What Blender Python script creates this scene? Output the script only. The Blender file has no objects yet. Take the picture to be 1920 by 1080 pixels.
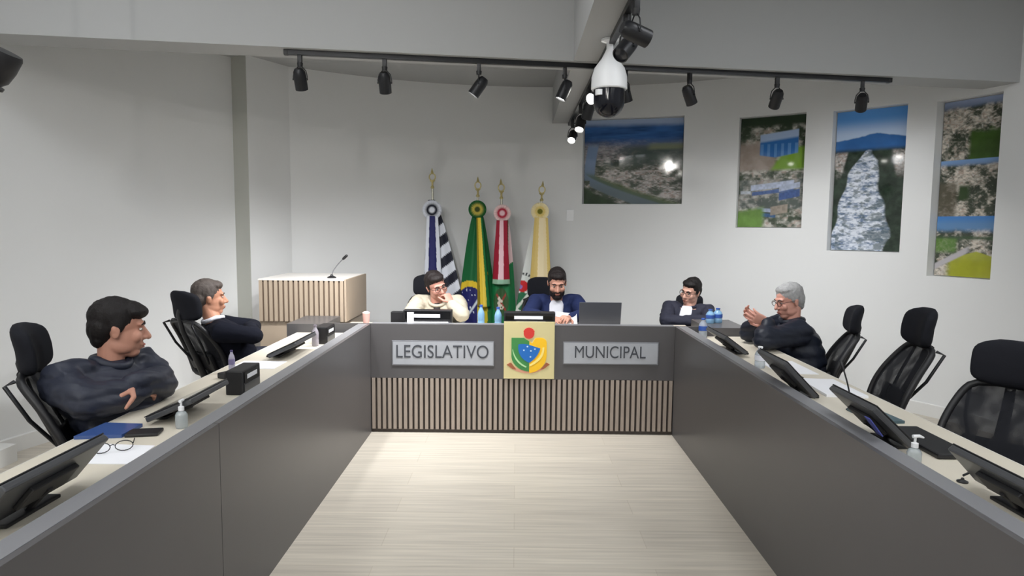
import bpy, bmesh, math, random
import numpy as np
from mathutils import Vector, Matrix, Quaternion
random.seed(7)
S = bpy.context.scene
COL = S.collection
V = Vector
PI = math.pi
# ------------------------------------------------------------------ materials
MATS = {}
def lin(c):
    return tuple(((x / 255) / 12.92 if x / 255 <= 0.04045 else ((x / 255 + 0.055) / 1.055) ** 2.4) for x in c)
def mat(name, rgb, rough=0.5, metal=0.0, spec=0.5, bump=None, var=None, emit=None, alpha=None, trans=0.0, coat=0.0):
    if name in MATS: return MATS[name]
    m = bpy.data.materials.new(name); m.use_nodes = True
    nt = m.node_tree; b = nt.nodes['Principled BSDF']
    c = lin(rgb) + (1,)
    b.inputs['Base Color'].default_value = c
    b.inputs['Roughness'].default_value = rough
    b.inputs['Metallic'].default_value = metal
    b.inputs['Specular IOR Level'].default_value = spec
    b.inputs['Coat Weight'].default_value = coat
    if trans: b.inputs['Transmission Weight'].default_value = trans
    if alpha is not None: b.inputs['Alpha'].default_value = alpha
    tc = nt.nodes.new('ShaderNodeTexCoord')
    if var:   # (scale, amount): surface colour mottling of the material itself
        n = nt.nodes.new('ShaderNodeTexNoise'); n.inputs['Scale'].default_value = var[0]; n.inputs['Detail'].default_value = 4
        nt.links.new(tc.outputs['Object'], n.inputs['Vector'])
        r = nt.nodes.new('ShaderNodeMapRange'); r.inputs['To Min'].default_value = 1 - var[1]; r.inputs['To Max'].default_value = 1 + var[1]
        nt.links.new(n.outputs['Fac'], r.inputs['Value'])
        mx = nt.nodes.new('ShaderNodeMix'); mx.data_type = 'RGBA'; mx.blend_type = 'MULTIPLY'; mx.inputs['Factor'].default_value = 1
        mx.inputs['A'].default_value = c
        nt.links.new(r.outputs['Result'], mx.inputs['B']); nt.links.new(mx.outputs['Result'], b.inputs['Base Color'])
    if bump:  # (scale, strength, distance)
        n = nt.nodes.new('ShaderNodeTexNoise'); n.inputs['Scale'].default_value = bump[0]; n.inputs['Detail'].default_value = 5
        nt.links.new(tc.outputs['Object'], n.inputs['Vector'])
        bp = nt.nodes.new('ShaderNodeBump'); bp.inputs['Strength'].default_value = bump[1]; bp.inputs['Distance'].default_value = bump[2]
        nt.links.new(n.outputs['Fac'], bp.inputs['Height']); nt.links.new(bp.outputs['Normal'], b.inputs['Normal'])
    if emit:
        b.inputs['Emission Color'].default_value = lin(emit[0]) + (1,); b.inputs['Emission Strength'].default_value = emit[1]
    MATS[name] = m
    return m
def mat_vcol(name, rough=0.5, spec=0.5, coat=0.0, bump=None):
    m = mat(name, (200, 200, 200), rough, 0, spec, bump, coat=coat)
    nt = m.node_tree
    a = nt.nodes.new('ShaderNodeVertexColor'); a.layer_name = 'pattern'
    nt.links.new(a.outputs['Color'], nt.nodes['Principled BSDF'].inputs['Base Color'])
    return m
WALLP = mat('wall_paint', (226, 227, 227), 0.75, 0, 0.25, bump=(60, 0.05, 0.002), var=(1.3, 0.012))
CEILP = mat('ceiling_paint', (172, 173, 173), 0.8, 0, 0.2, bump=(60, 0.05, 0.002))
RETURN_SHADE = mat('return_shade_grey', (188, 189, 182), 0.75, 0, 0.2)  # darker wall tone standing in for shade on the pilaster return
SKIRT = mat('skirting_white', (226, 226, 224), 0.5)
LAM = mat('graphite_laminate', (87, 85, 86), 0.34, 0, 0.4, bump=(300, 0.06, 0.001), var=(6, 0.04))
LAM_LIT = mat('graphite_laminate_toplit', (126, 126, 129), 0.4, 0, 0.45, bump=(300, 0.06, 0.001), var=(6, 0.04))  # same laminate as the panels, colour lightened for light falling from above
CREAM = mat('pale_wood_laminate', (214, 206, 190), 0.4, 0, 0.4, var=(9, 0.04))
CREAME = mat('cream_edge', (235, 232, 224), 0.4)
SLAT = mat('taupe_slat', (160, 147, 136), 0.5, var=(14, 0.07))
SLATBACK = mat('slat_gap', (66, 58, 53), 0.7)
BEIGE = mat('beige_wood_laminate', (174, 157, 138), 0.5, var=(8, 0.05))
BEIGED = mat('beige_wood_groove', (124, 107, 92), 0.6)
STEEL = mat('brushed_steel', (178, 181, 187), 0.5, 0.35, 0.5, var=(25, 0.06))
STEELRIM = mat('steel_rim', (150, 152, 158), 0.35, 0.6)
LETTER = mat('letter_grey', (66, 69, 75), 0.5)
GOLD = mat('gold_plate', (234, 222, 168), 0.32, 0.45, 0.6, var=(4, 0.08))
BLACK = mat('black_plastic', (24, 24, 27), 0.45, bump=(200, 0.05, 0.001))
BLACKM = mat('black_metal', (26, 27, 31), 0.4, 0.2)
SCREEN = mat('screen_glass', (14, 15, 18), 0.08, 0, 0.6)
MONBACK = mat('monitor_back', (68, 69, 72), 0.35, 0, 0.5)
FABRIC = mat('black_fabric', (27, 28, 34), 0.85, 0, 0.2, bump=(400, 0.3, 0.002))
WHITE = mat('white_plastic', (236, 237, 239), 0.3, 0, 0.5)
PAPER = mat('paper_white', (240, 240, 244), 0.7)
CHROME = mat('chrome_pole', (200, 196, 180), 0.2, 0.9)
BRASS = mat('brass_finial', (196, 182, 128), 0.3, 0.7)
def mesh_mat():
    m = mat('chair_net', (30, 31, 36), 0.8, 0, 0.2)
    nt = m.node_tree; b = nt.nodes['Principled BSDF']
    tc = nt.nodes['Texture Coordinate']
    n = nt.nodes.new('ShaderNodeTexNoise'); n.inputs['Scale'].default_value = 14; n.inputs['Detail'].default_value = 1
    nt.links.new(tc.outputs['Object'], n.inputs['Vector'])
    r = nt.nodes.new('ShaderNodeMapRange'); r.inputs['From Min'].default_value = 0.4; r.inputs['From Max'].default_value = 0.7
    r.inputs['To Min'].default_value = 0.98; r.inputs['To Max'].default_value = 0.86
    nt.links.new(n.outputs['Fac'], r.inputs['Value']); nt.links.new(r.outputs['Result'], b.inputs['Alpha'])
    return m
NET = mesh_mat()
def floor_mat():
    m = bpy.data.materials.new('pale_oak_planks'); m.use_nodes = True
    nt = m.node_tree; b = nt.nodes['Principled BSDF']; L = nt.links
    tc = nt.nodes.new('ShaderNodeTexCoord')
    br = nt.nodes.new('ShaderNodeTexBrick')
    br.inputs['Color1'].default_value = lin((206, 198, 184)) + (1,); br.inputs['Color2'].default_value = lin((197, 189, 176)) + (1,)
    br.inputs['Mortar'].default_value = lin((190, 181, 166)) + (1,)
    br.inputs['Scale'].default_value = 1; br.inputs['Brick Width'].default_value = 1.25; br.inputs['Row Height'].default_value = 0.19
    br.inputs['Mortar Size'].default_value = 0.002; br.inputs['Bias'].default_value = 0
    L.new(tc.outputs['Object'], br.inputs['Vector'])
    mp = nt.nodes.new('ShaderNodeMapping'); mp.inputs['Scale'].default_value = (1.1, 30, 1)
    L.new(tc.outputs['Object'], mp.inputs['Vector'])
    n = nt.nodes.new('ShaderNodeTexNoise'); n.inputs['Scale'].default_value = 1.6; n.inputs['Detail'].default_value = 5
    L.new(mp.outputs['Vector'], n.inputs['Vector'])
    r = nt.nodes.new('ShaderNodeMapRange'); r.inputs['From Min'].default_value = 0.3; r.inputs['From Max'].default_value = 0.7
    r.inputs['To Min'].default_value = 0.8; r.inputs['To Max'].default_value = 1.06
    L.new(n.outputs['Fac'], r.inputs['Value'])
    mx = nt.nodes.new('ShaderNodeMix'); mx.data_type = 'RGBA'; mx.blend_type = 'MULTIPLY'; mx.inputs['Factor'].default_value = 1
    L.new(br.outputs['Color'], mx.inputs['A']); L.new(r.outputs['Result'], mx.inputs['B'])
    L.new(mx.outputs['Result'], b.inputs['Base Color'])
    b.inputs['Roughness'].default_value = 0.42; b.inputs['Specular IOR Level'].default_value = 0.4
    return m
FLOORM = floor_mat()
# ------------------------------------------------------------------ mesh helpers
def frame_z(d):
    d = V(d).normalized()
    a = V((0, 0, 1)) if abs(d.z) < 0.95 else V((1, 0, 0))
    x = a.cross(d).normalized(); y = d.cross(x)
    return Matrix((x, y, d)).transposed()
def box(bm, c, s, rot=None, bev=0.0):
    """box with centre c and full size s"""
    m = Matrix.Translation(V(c)) @ ((rot.to_4x4()) if rot else Matrix.Identity(4)) @ Matrix.Diagonal((s[0], s[1], s[2], 1))
    r = bmesh.ops.create_cube(bm, size=1, matrix=m)
    if bev > 0:
        es = list({e for v in r['verts'] for e in v.link_edges})
        bmesh.ops.bevel(bm, geom=es, offset=bev, segments=2, profile=0.6, affect='EDGES')
def bx(bm, lo, hi, bev=0.0):
    box(bm, [(a + b) / 2 for a, b in zip(lo, hi)], [b - a for a, b in zip(lo, hi)], None, bev)
def ell(bm, c, r, rot=None, seg=20):
    m = Matrix.Translation(V(c)) @ ((rot.to_4x4()) if rot else Matrix.Identity(4)) @ Matrix.Diagonal((r[0], r[1], r[2], 1))
    bmesh.ops.create_uvsphere(bm, u_segments=seg, v_segments=seg // 2, radius=1, matrix=m)
def tube(bm, pts, rad, n=12, caps=True, flat=None, round_ends=False):
    """sweep circle along pts; rad scalar or list; flat=(axis vector, factor) squashes rings along that axis"""
    P = [V(p) for p in pts]; k = len(P)
    R = list(rad) if hasattr(rad, '__len__') else [rad] * k
    if round_ends:
        d0 = (P[0] - P[1]).normalized(); d1 = (P[-1] - P[-2]).normalized()
        P = [P[0] + d0 * R[0] * .95, P[0] + d0 * R[0] * .65] + P + [P[-1] + d1 * R[-1] * .65, P[-1] + d1 * R[-1] * .95]
        R = [R[0] * .3, R[0] * .76] + R + [R[-1] * .76, R[-1] * .3]; k = len(P)
    prev = None; rings = []
    for i in range(k):
        t = (P[min(i + 1, k - 1)] - P[max(i - 1, 0)]).normalized()
        if prev is None: u = frame_z(t).col[0]
        else:
            u = prev - t * prev.dot(t)
            u = u.normalized() if u.length > 1e-6 else frame_z(t).col[0]
        prev = u; w = t.cross(u)
        ring = []
        for j in range(n):
            a = 2 * PI * j / n
            o = u * math.cos(a) * R[i] + w * math.sin(a) * R[i]
            if flat:
                ax = V(flat[0]).normalized(); o = o - ax * o.dot(ax) * (1 - flat[1])
            ring.append(bm.verts.new(P[i] + o))
        rings.append(ring)
    for a, b in zip(rings, rings[1:]):
        for j in range(n): bm.faces.new((a[j], a[(j + 1) % n], b[(j + 1) % n], b[j]))
    if caps:
        bm.faces.new(list(reversed(rings[0]))); bm.faces.new(rings[-1])
def loft(bm, secs, n=24):
    """secs: (centre, half width vector, half depth vector)"""
    rings = []
    for c, a, b in secs:
        c, a, b = V(c), V(a), V(b)
        rings.append([bm.verts.new(c + a * math.cos(2 * PI * j / n) + b * math.sin(2 * PI * j / n)) for j in range(n)])
    for p, q in zip(rings, rings[1:]):
        for j in range(n): bm.faces.new((p[j], p[(j + 1) % n], q[(j + 1) % n], q[j]))
    bm.faces.new(list(reversed(rings[0]))); bm.faces.new(rings[-1])
def lathe(bm, prof, n=24, M=None):
    """prof: (r, z) list, turned about local z"""
    M = M or Matrix.Identity(4); rings = []
    for r, z in prof:
        r = max(r, 1e-4)
        rings.append([bm.verts.new(M @ V((r * math.cos(2 * PI * j / n), r * math.sin(2 * PI * j / n), z))) for j in range(n)])
    for a, b in zip(rings, rings[1:]):
        for j in range(n): bm.faces.new((a[j], a[(j + 1) % n], b[(j + 1) % n], b[j]))
    bm.faces.new(list(reversed(rings[0]))); bm.faces.new(rings[-1])
def prism(bm, poly, d, M=None):
    """polygon (x, y) extruded d along local z"""
    M = M or Matrix.Identity(4)
    a = [bm.verts.new(M @ V((x, y, 0))) for x, y in poly]; b = [bm.verts.new(M @ V((x, y, d))) for x, y in poly]
    n = len(poly)
    bm.faces.new(list(reversed(a))); bm.faces.new(b)
    for i in range(n): bm.faces.new((a[i], a[(i + 1) % n], b[(i + 1) % n], b[i]))
def new(): return bmesh.new()
def link(name, me, parent=None):
    o = bpy.data.objects.new(name, me); COL.objects.link(o)
    if parent: o.parent = parent
    return o
def obj(name, bm, m, parent=None, smooth=None, loc=None):
    bmesh.ops.recalc_face_normals(bm, faces=bm.faces)
    me = bpy.data.meshes.new(name); bm.to_mesh(me); bm.free()
    me.materials.append(m)
    if smooth is not None:
        me.polygons.foreach_set('use_smooth', [True] * len(me.polygons))
        me.set_sharp_from_angle(angle=math.radians(smooth))
    o = link(name, me, parent)
    if loc is not None: o.location = loc
    return o
def bake(o):
    """replace an object's mesh by its modified mesh"""
    dg = bpy.context.evaluated_depsgraph_get(); dg.update()
    ev = o.evaluated_get(dg)
    me = bpy.data.meshes.new_from_object(ev)
    o.modifiers.clear(); old = o.data; o.data = me; me.name = o.name
    bpy.data.meshes.remove(old)
def organic(name, bm, m, parent, vox, smooth=3, disp=None):
    o = obj(name, bm, m, parent)
    r = o.modifiers.new('r', 'REMESH'); r.mode = 'VOXEL'; r.voxel_size = vox; r.use_smooth_shade = True
    s = o.modifiers.new('s', 'SMOOTH'); s.factor = 0.5; s.iterations = smooth
    bake(o)
    if not o.data.materials: o.data.materials.append(m)
    if disp:
        fn = disp; me = o.data
        n = len(me.vertices); co = np.empty(n * 3); no = np.empty(n * 3)
        me.vertices.foreach_get('co', co); me.vertices.foreach_get('normal', no)
        co = co.reshape(-1, 3); no = no.reshape(-1, 3)
        co = co + no * fn(co, no)[:, None]
        me.vertices.foreach_set('co', co.ravel()); me.update()
    return o
def thing(name, label, cat, loc=(0, 0, 0), rz=0, group=None):
    o = bpy.data.objects.new(name, None); COL.objects.link(o)
    o.empty_display_size = .05
    o.location = loc; o.rotation_euler = (0, 0, rz)
    o['label'] = label; o['category'] = cat
    if group: o['group'] = group
    return o
def tag(o, label, cat, group=None):
    o['label'] = label; o['category'] = cat
    if group: o['group'] = group
    return o
def struct(name, bm, m, smooth=None):
    o = obj(name, bm, m, None, smooth); o['kind'] = 'structure'; return o
def dup(root, loc, rz, label, group=None):
    r = root.copy(); COL.objects.link(r); r.location = loc; r.rotation_euler = (0, 0, rz)
    r['label'] = label
    if group: r['group'] = group
    for ch in list(root.children):
        c = ch.copy(); COL.objects.link(c); c.parent = r
        for g in ch.children:
            d = g.copy(); COL.objects.link(d); d.parent = c
    return r
# ------------------------------------------------------------------ camera
F, PIT, YAW, ROL, H = 1260.0, .0896, -.0065, .0087, 1.498
fwd = V((math.sin(YAW) * math.cos(PIT), math.cos(YAW) * math.cos(PIT), -math.sin(PIT)))
rgt = V((math.cos(YAW), -math.sin(YAW), 0)); upv = rgt.cross(fwd)
r2 = rgt * math.cos(ROL) + upv * math.sin(ROL); u2 = upv * math.cos(ROL) - rgt * math.sin(ROL)
cd = bpy.data.cameras.new('camera'); cam = bpy.data.objects.new('camera', cd); COL.objects.link(cam)
cam.matrix_world = Matrix((r2, u2, -fwd)).transposed().to_4x4(); cam.location = (0, 0, H)
cd.sensor_width = 36; cd.lens = F / 1920 * 36; cd.clip_start = .05
S.camera = cam
def ray(x, y): return fwd + r2 * ((x - 960) / F) + u2 * ((540 - y) / F)
def at(x, y, X=None, Y=None, Z=None):
    """photo pixel to a point on a given plane: used to survey where things stand"""
    d = ray(x, y)
    t = X / d.x if X is not None else (Y / d.y if Y is not None else (Z - H) / d.z)
    return V((0, 0, H)) + d * t
# ------------------------------------------------------------------ room shell
ZC, ZB, ZA = 3.35, 2.56, 2.93   # hall ceiling, beam underside, apse ceiling
ctrl = [(-3.75, -3.5), (-3.7, -1.5), (-3.6, .5), (-3.5, 2.4), (-3.42, 3.4), (-3.33, 4.1), (-3.17, 4.65), (-2.9, 5.25), (-2.46, 5.89), (-1.95, 6.3), (-1.3, 6.68),
        (-.65, 6.91), (.1, 7.02), (.8, 6.97), (1.5, 6.79), (2.1, 6.5), (2.6, 6.17), (3.07, 5.76), (3.42, 5.28), (3.62, 4.75), (3.75, 4.1), (3.85, 3.2), (3.95, .5), (4.0, -1.5), (4.0, -3.5)]
def catmull(P, n):
    out = []
    for i in range(len(P) - 1):
        p0 = V(P[max(i - 1, 0)]); p1 = V(P[i]); p2 = V(P[i + 1]); p3 = V(P[min(i + 2, len(P) - 1)])
        for k in range(n):
            t = k / n
            out.append(.5 * ((2 * p1) + (p2 - p0) * t + (2 * p0 - 5 * p1 + 4 * p2 - p3) * t * t + (3 * p1 - p0 - 3 * p2 + p3) * t ** 3))
    out.append(V(P[-1])); return out
WPTS = catmull(ctrl, 6)
def wnorm(i):   # into the room
    t = (WPTS[min(i + 1, len(WPTS) - 1)] - WPTS[max(i - 1, 0)]).normalized()
    return V((t.y, -t.x))
def wall_hit(x, y):
    d = ray(x, y); best = None
    for i in range(len(WPTS) - 1):
        a, b = WPTS[i], WPTS[i + 1]; e = b - a
        den = d.x * e.y - d.y * e.x
        if abs(den) < 1e-9: continue
        t = (a.x * e.y - a.y * e.x) / den; s = (a.x * d.y - a.y * d.x) / den
        if t > 0 and -1e-6 <= s <= 1 + 1e-6 and (best is None or t < best[0]): best = (t, i, s)
    t, i, s = best
    tan = (WPTS[i + 1] - WPTS[i]).normalized(); n1 = wnorm(i); n2 = wnorm(i + 1)
    n = (n1 * (1 - s) + n2 * s).normalized()
    return V((0, 0, H)) + d * t, V((-n.y, n.x, 0)), V((n.x, n.y, 0))   # point, tangent (image right), inward normal
TH = .25
def wall_seg(i0, i1):
    bm = new(); lo_i, lo_o, hi_i, hi_o = [], [], [], []
    for i in range(i0, i1 + 1):
        p = WPTS[i]; q = p - wnorm(i) * TH
        lo_i.append(bm.verts.new((p.x, p.y, -.0))); lo_o.append(bm.verts.new((q.x, q.y, -.0)))
        hi_i.append(bm.verts.new((p.x, p.y, ZC + .05))); hi_o.append(bm.verts.new((q.x, q.y, ZC + .05)))
    n = len(lo_i)
    for k in range(n - 1):
        bm.faces.new((lo_i[k], lo_i[k + 1], hi_i[k + 1], hi_i[k])); bm.faces.new((lo_o[k + 1], lo_o[k], hi_o[k], hi_o[k + 1]))
        bm.faces.new((lo_o[k], lo_o[k + 1], lo_i[k + 1], lo_i[k])); bm.faces.new((hi_i[k], hi_i[k + 1], hi_o[k + 1], hi_o[k]))
    for k in (0, n - 1): bm.faces.new((lo_i[k], hi_i[k], hi_o[k], lo_o[k]))
    return bm
def nearest(x, y): return min(range(len(WPTS)), key=lambda i: (WPTS[i] - V((x, y))).length)
iA, iB = nearest(-1.95, 6.3), nearest(2.1, 6.5)
wl = struct('wall_left', wall_seg(0, iA), WALLP, 30)
wb = struct('wall_back', wall_seg(iA, iB), WALLP, 30)
wr = struct('wall_right', wall_seg(iB, len(WPTS) - 1), WALLP, 30)
bm = new(); bx(bm, (-4.0, -3.75, 0), (4.25, -3.5, ZC + .05)); struct('wall_front', bm, WALLP)
bm = new(); bx(bm, (-4.3, -3.8, -.15), (4.4, 7.4, 0)); struct('floor', bm, FLOORM)
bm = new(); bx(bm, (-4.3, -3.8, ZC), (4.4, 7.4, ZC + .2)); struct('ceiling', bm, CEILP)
# skirting boards follow the walls
def skirting(name, i0, i1):
    bm = new(); rows = []
    for i in range(i0, i1 + 1):
        p = WPTS[i]; n = wnorm(i); q = p + n * .014
        rows.append([bm.verts.new((p.x, p.y, 0)), bm.verts.new((q.x, q.y, 0)), bm.verts.new((q.x, q.y, .1)), bm.verts.new((p.x, p.y, .105))])
    for a, b in zip(rows, rows[1:]):
        for j in range(4): bm.faces.new((a[j], a[(j + 1) % 4], b[(j + 1) % 4], b[j]))
    bm.faces.new(rows[0]); bm.faces.new(list(reversed(rows[-1])))
    struct(name, bm, SKIRT, 30)
iP0, iP1 = nearest(-2.46, 5.89), nearest(-2.02, 6.25)
skirting('baseboard_left', 0, iP0); skirting('baseboard_back', iP1, iB); skirting('baseboard_right', iB, len(WPTS) - 1)
# beams: the cross beam carries the front track, the long beam runs down the hall
bdir = (V((2.766, 4.791)) - V((-1.287, 4.133))).normalized()
def beam_pt(x, off): # point on the cross beam's front edge at x, moved off back
    p0 = V((-1.287, 4.133)); s = (x - p0.x) / bdir.x
    p = p0 + bdir * s + V((-bdir.y, bdir.x)) * off
    return p
bm = new()
a, b, c, d = beam_pt(-3.85, 0), beam_pt(4.2, 0), beam_pt(4.2, .26), beam_pt(-3.85, .26)
prism(bm, [a, b, c, d], ZC - ZB, Matrix.Translation((0, 0, ZB)))
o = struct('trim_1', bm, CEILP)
bm = new()
pa, pb = beam_pt(-4.3, .261), beam_pt(4.35, .261)
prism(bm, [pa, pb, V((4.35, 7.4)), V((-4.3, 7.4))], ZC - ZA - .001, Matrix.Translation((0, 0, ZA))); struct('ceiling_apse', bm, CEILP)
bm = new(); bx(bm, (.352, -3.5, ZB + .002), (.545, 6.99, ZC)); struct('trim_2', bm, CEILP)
# pilaster between the left wall and the apse: white, the shade on its return put in as a grey strip
pA = V((-2.46, 5.89)); pB = V((-2.30, 5.80)); pC = V((-2.0, 6.36)); pD = V((-2.25, 6.35))
bm = new(); prism(bm, [pA - V((.05, -.03)), pB, pC, pD], ZC, None); struct('wall_pilaster', bm, WALLP)
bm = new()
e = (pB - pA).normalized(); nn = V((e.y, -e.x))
prism(bm, [pA, pB - e * .001, pB - e * .001 + nn * .004, pA + nn * .004], ZC, None); struct('pilaster_shade', bm, RETURN_SHADE)
# low white plinth at the foot of the left wall
bm = new(); prism(bm, [V((-3.42, 3.0)), V((-3.16, 3.0)), V((-3.15, 4.12)), V((-3.31, 4.14))], .11); struct('trim_4', bm, SKIRT)
# ------------------------------------------------------------------ pictures in wall niches
def vnoise(x, y, seed):
    xi = np.floor(x).astype(int); yi = np.floor(y).astype(int); xf = x - xi; yf = y - yi
    def h(a, b):
        n = (a * 374761393 + b * 668265263 + seed * 982451653) & 0x7fffffff
        n = ((n ^ (n >> 13)) * 1274126177) & 0x7fffffff
        return ((n ^ (n >> 16)) & 0xffff) / 65535.0
    u = xf * xf * (3 - 2 * xf); v = yf * yf * (3 - 2 * yf)
    return (h(xi, yi) * (1 - u) + h(xi + 1, yi) * u) * (1 - v) + (h(xi, yi + 1) * (1 - u) + h(xi + 1, yi + 1) * u) * v
def fbm(x, y, seed, o=4):
    s = 0; a = .5
    for k in range(o):
        s = s + a * vnoise(x * 2 ** k, y * 2 ** k, seed + k * 17); a *= .5
    return s / (1 - .5 ** o)
def sm(a, b, x): t = np.clip((x - a) / (b - a), 0, 1); return t * t * (3 - 2 * t)
def L3(c): return np.array(lin(c))
def mixc(A, B, m): return A * (1 - m[..., None]) + B * m[..., None]
def flatc(x, c): return np.ones(x.shape + (3,)) * L3(c)
def town(x, y, seed, sx=34, sy=46, dark=(70, 80, 66), lightc=(180, 174, 170)):
    wx = x + .02 * (fbm(x * 9, y * 9, seed + 1) - .5); wy = y + .02 * (fbm(x * 9, y * 9, seed + 2) - .5)
    big = fbm(wx * 4, wy * 9, seed + 5, 3); midf = fbm(wx * 11, wy * 24, seed + 6, 4); fine = fbm(wx * sx, wy * sy * 1.5, seed, 3)
    k = sm(.42, .66, .42 * big + .33 * midf + .25 * fine + .02)
    c = mixc(flatc(x, dark) * (.55 + .9 * midf[..., None]), flatc(x, lightc) * (.6 + .8 * fine[..., None]), k)
    c = mixc(c, flatc(x, (150, 118, 102)), sm(.62, .8, vnoise(wx * sx * 1.2, wy * sy * 1.6, seed + 3)) * k * .5)
    return mixc(c, flatc(x, (226, 222, 220)), sm(.8, .97, vnoise(wx * sx * 1.7, wy * sy * 2, seed + 77)) * (.15 + .6 * k))
def art_river_town(x, y):
    d = y + .03 * (fbm(x * 5, y * 5, 1) - .5)
    c = town(x, y, 3)
    c = mixc(c, flatc(x, (128, 134, 152)), (1 - sm(.25, .6, d)) * .6)
    c = mixc(c, flatc(x, (78, 92, 86)), sm(.35, .55, x) * sm(.28, .36, d) * (1 - sm(.5, .6, d)) * .8)
    c = mixc(c, flatc(x, (140, 146, 118)), sm(.62, .7, x) * sm(.27, .3, d) * (1 - sm(.34, .38, d)) * .8)
    m = flatc(x, (56, 98, 158)) * (0.5 + 1.1 * fbm(x * 5, y * 30, 8)[..., None])
    c = mixc(m, c, sm(.2, .34, d))
    c = mixc(flatc(x, (166, 184, 214)), c, sm(.03, .1, d))
    ry = np.where(x < .12, 0, 0)
    cx = .1 - .05 * np.sin((y - .3) * 4) + 0 * x
    d1 = np.abs(x - np.where(y < .72, .085 - .03 * np.sin((y - .35) * 5), 10))
    yc = .66 + .36 * (x / .75) ** .75
    d2 = np.where(x > .06, np.abs(y - yc), 1)
    riv = np.maximum((1 - sm(.045, .065, d1)) * sm(.26, .34, y), (1 - sm(.062, .085, d2)) * sm(.6, .68, y))
    rc = mixc(flatc(x, (134, 156, 190)), flatc(x, (96, 110, 116)), sm(.4, .9, y))
    c = mixc(c, rc, riv)
    low = sm(.02, .08, y - yc - .07) * sm(.5, .6, y)
    c = mixc(c, flatc(x, (44, 62, 38)) * (.6 + .9 * fbm(x * 14, y * 14, 21)[..., None]), low)
    bank = sm(.02, .05, yc - y) * (1 - sm(.08, .13, yc - y)) * sm(.6, .7, y)
    return mixc(c, flatc(x, (74, 92, 46)), bank * .75)
def art_blue_blocks(x, y):
    c = town(x, y, 31, 16, 26, (64, 76, 60), (188, 184, 176))
    c = mixc(c, flatc(x, (48, 62, 46)), (1 - sm(.06, .12, y)))
    w = x + .05 * (fbm(x * 6, y * 6, 33) - .5)
    brown = (1 - sm(.45, .55, w - (y - .3) * .6)) * sm(.2, .26, y) * (1 - sm(.46, .5, y)); c = mixc(c, flatc(x, (160, 146, 136)) * (.85 + .3 * fbm(x * 9, y * 9, 2)[..., None]), brown * .9)
    lawn = sm(.5, .6, w + (y - .42)) * sm(.26, .3, y) * (1 - sm(.46, .5, y)); c = mixc(c, flatc(x, (120, 160, 52)), lawn)
    yt = .17 - .06 * x
    bld = sm(.3, .32, x) * (1 - sm(.88, .9, x)) * sm(yt, yt + .015, y) * (1 - sm(.36 - .1 * np.abs(x - .55), .375 - .1 * np.abs(x - .55), y))
    bc = mixc(flatc(x, (168, 190, 222)), flatc(x, (48, 108, 176)), sm(yt + .06, yt + .09, y))
    win = (np.sin(x * 60) > .2).astype(float) * sm(.24, .25, y); bc = mixc(bc, flatc(x, (120, 168, 218)), win * .5)
    c = mixc(c, bc, bld)
    def rect(x0, x1, y0, y1, sl): return sm(x0, x0 + .02, x) * (1 - sm(x1 - .02, x1, x)) * sm(y0, y0 + .012, y + sl * x) * (1 - sm(y1 - .012, y1, y + sl * x))
    c = mixc(c, flatc(x, (112, 118, 122)), rect(.0, 1, .56, .84, 0) * .35)
    for x0, x1, y0, y1, sl, cc in ((.18, .86, .62, .685, .06, (176, 186, 208)), (.2, .86, .685, .73, .06, (74, 98, 148)), (.02, .2, .66, .70, 0, (184, 190, 200)), (.62, .95, .70, .76, .12, (168, 178, 200)), (.62, .95, .76, .84, .12, (62, 88, 142)),
                                   (.3, .62, .80, .845, -.05, (160, 172, 196)), (.28, .6, .845, .89, -.05, (58, 92, 132)), (.5, .78, .86, .95, .1, (150, 140, 128))):
        c = mixc(c, flatc(x, cc) * (.8 + .4 * vnoise(x * 40, y * 50, 4)[..., None]), rect(x0, x1, y0, y1, sl))
    g = (1 - sm(.35, .45, x)) * sm(.83, .88, y + .1 * x); c = mixc(c, flatc(x, (104, 140, 66)) * (.6 + .8 * fbm(x * 9, y * 16, 14)[..., None]), g)
    return c
def art_rapids(x, y):
    f = fbm(x * 12, y * 22, 41)
    c = flatc(x, (44, 58, 46)) * (.25 + 1.5 * fbm(x * 14, y * 30, 42, 4)[..., None])
    tn = town(x, y, 44, 30, 60); side = (1 - sm(.16, .2, x + .5 * (y - .3))) + sm(.78, .84, x - .35 * (y - .3))
    c = mixc(c, tn, np.clip(side, 0, 1) * sm(.28, .31, y) * (1 - sm(.4, .5, y)))
    le = np.interp(y, [.28, .31, .45, .6, .75, 1], [.42, .37, .2, .11, .05, -.05]) + .02 * np.sin(y * 26); re = np.interp(y, [.28, .31, .36, .45, .6, .75, .9, 1], [.47, .5, .6, .58, .64, .74, .8, .72]) + .02 * np.sin(y * 31)
    riv = sm(le, le + .03, x) * (1 - sm(re, re + .05, x)) * sm(.275, .29, y)
    wp = x + .03 * (fbm(x * 8, y * 14, 50) - .5)
    st = .55 * fbm(wp * 9, y * 60, 52, 4) + .45 * fbm(wp * 30, y * 110, 53, 3)
    wc = mixc(flatc(x, (112, 130, 158)), flatc(x, (222, 228, 238)), sm(.3, .68, st + .1 * (.5 - np.abs(x - .3))))
    dk = sm(.5, .72, fbm(wp * 12, y * 50, 63, 4) + .22 * sm(.35, .8, x) * sm(.45, .9, y)); wc = mixc(wc, flatc(x, (76, 92, 96)), dk * .75)
    c = mixc(c, wc, riv)
    mt = .2 - .035 * np.exp(-((x - .55) / .25) ** 2) + .02 * (fbm(x * 6, y * 0, 71) - .5)
    c = mixc(flatc(x, (58, 108, 170)) * (.8 + .4 * fbm(x * 5, y * 12, 72)[..., None]), c, sm(.255, .3, y))
    sky = mixc(flatc(x, (92, 152, 218)), flatc(x, (188, 208, 236)), sm(.05, .18, y))
    return mixc(sky, c, sm(0, .012, y - mt))
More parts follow.
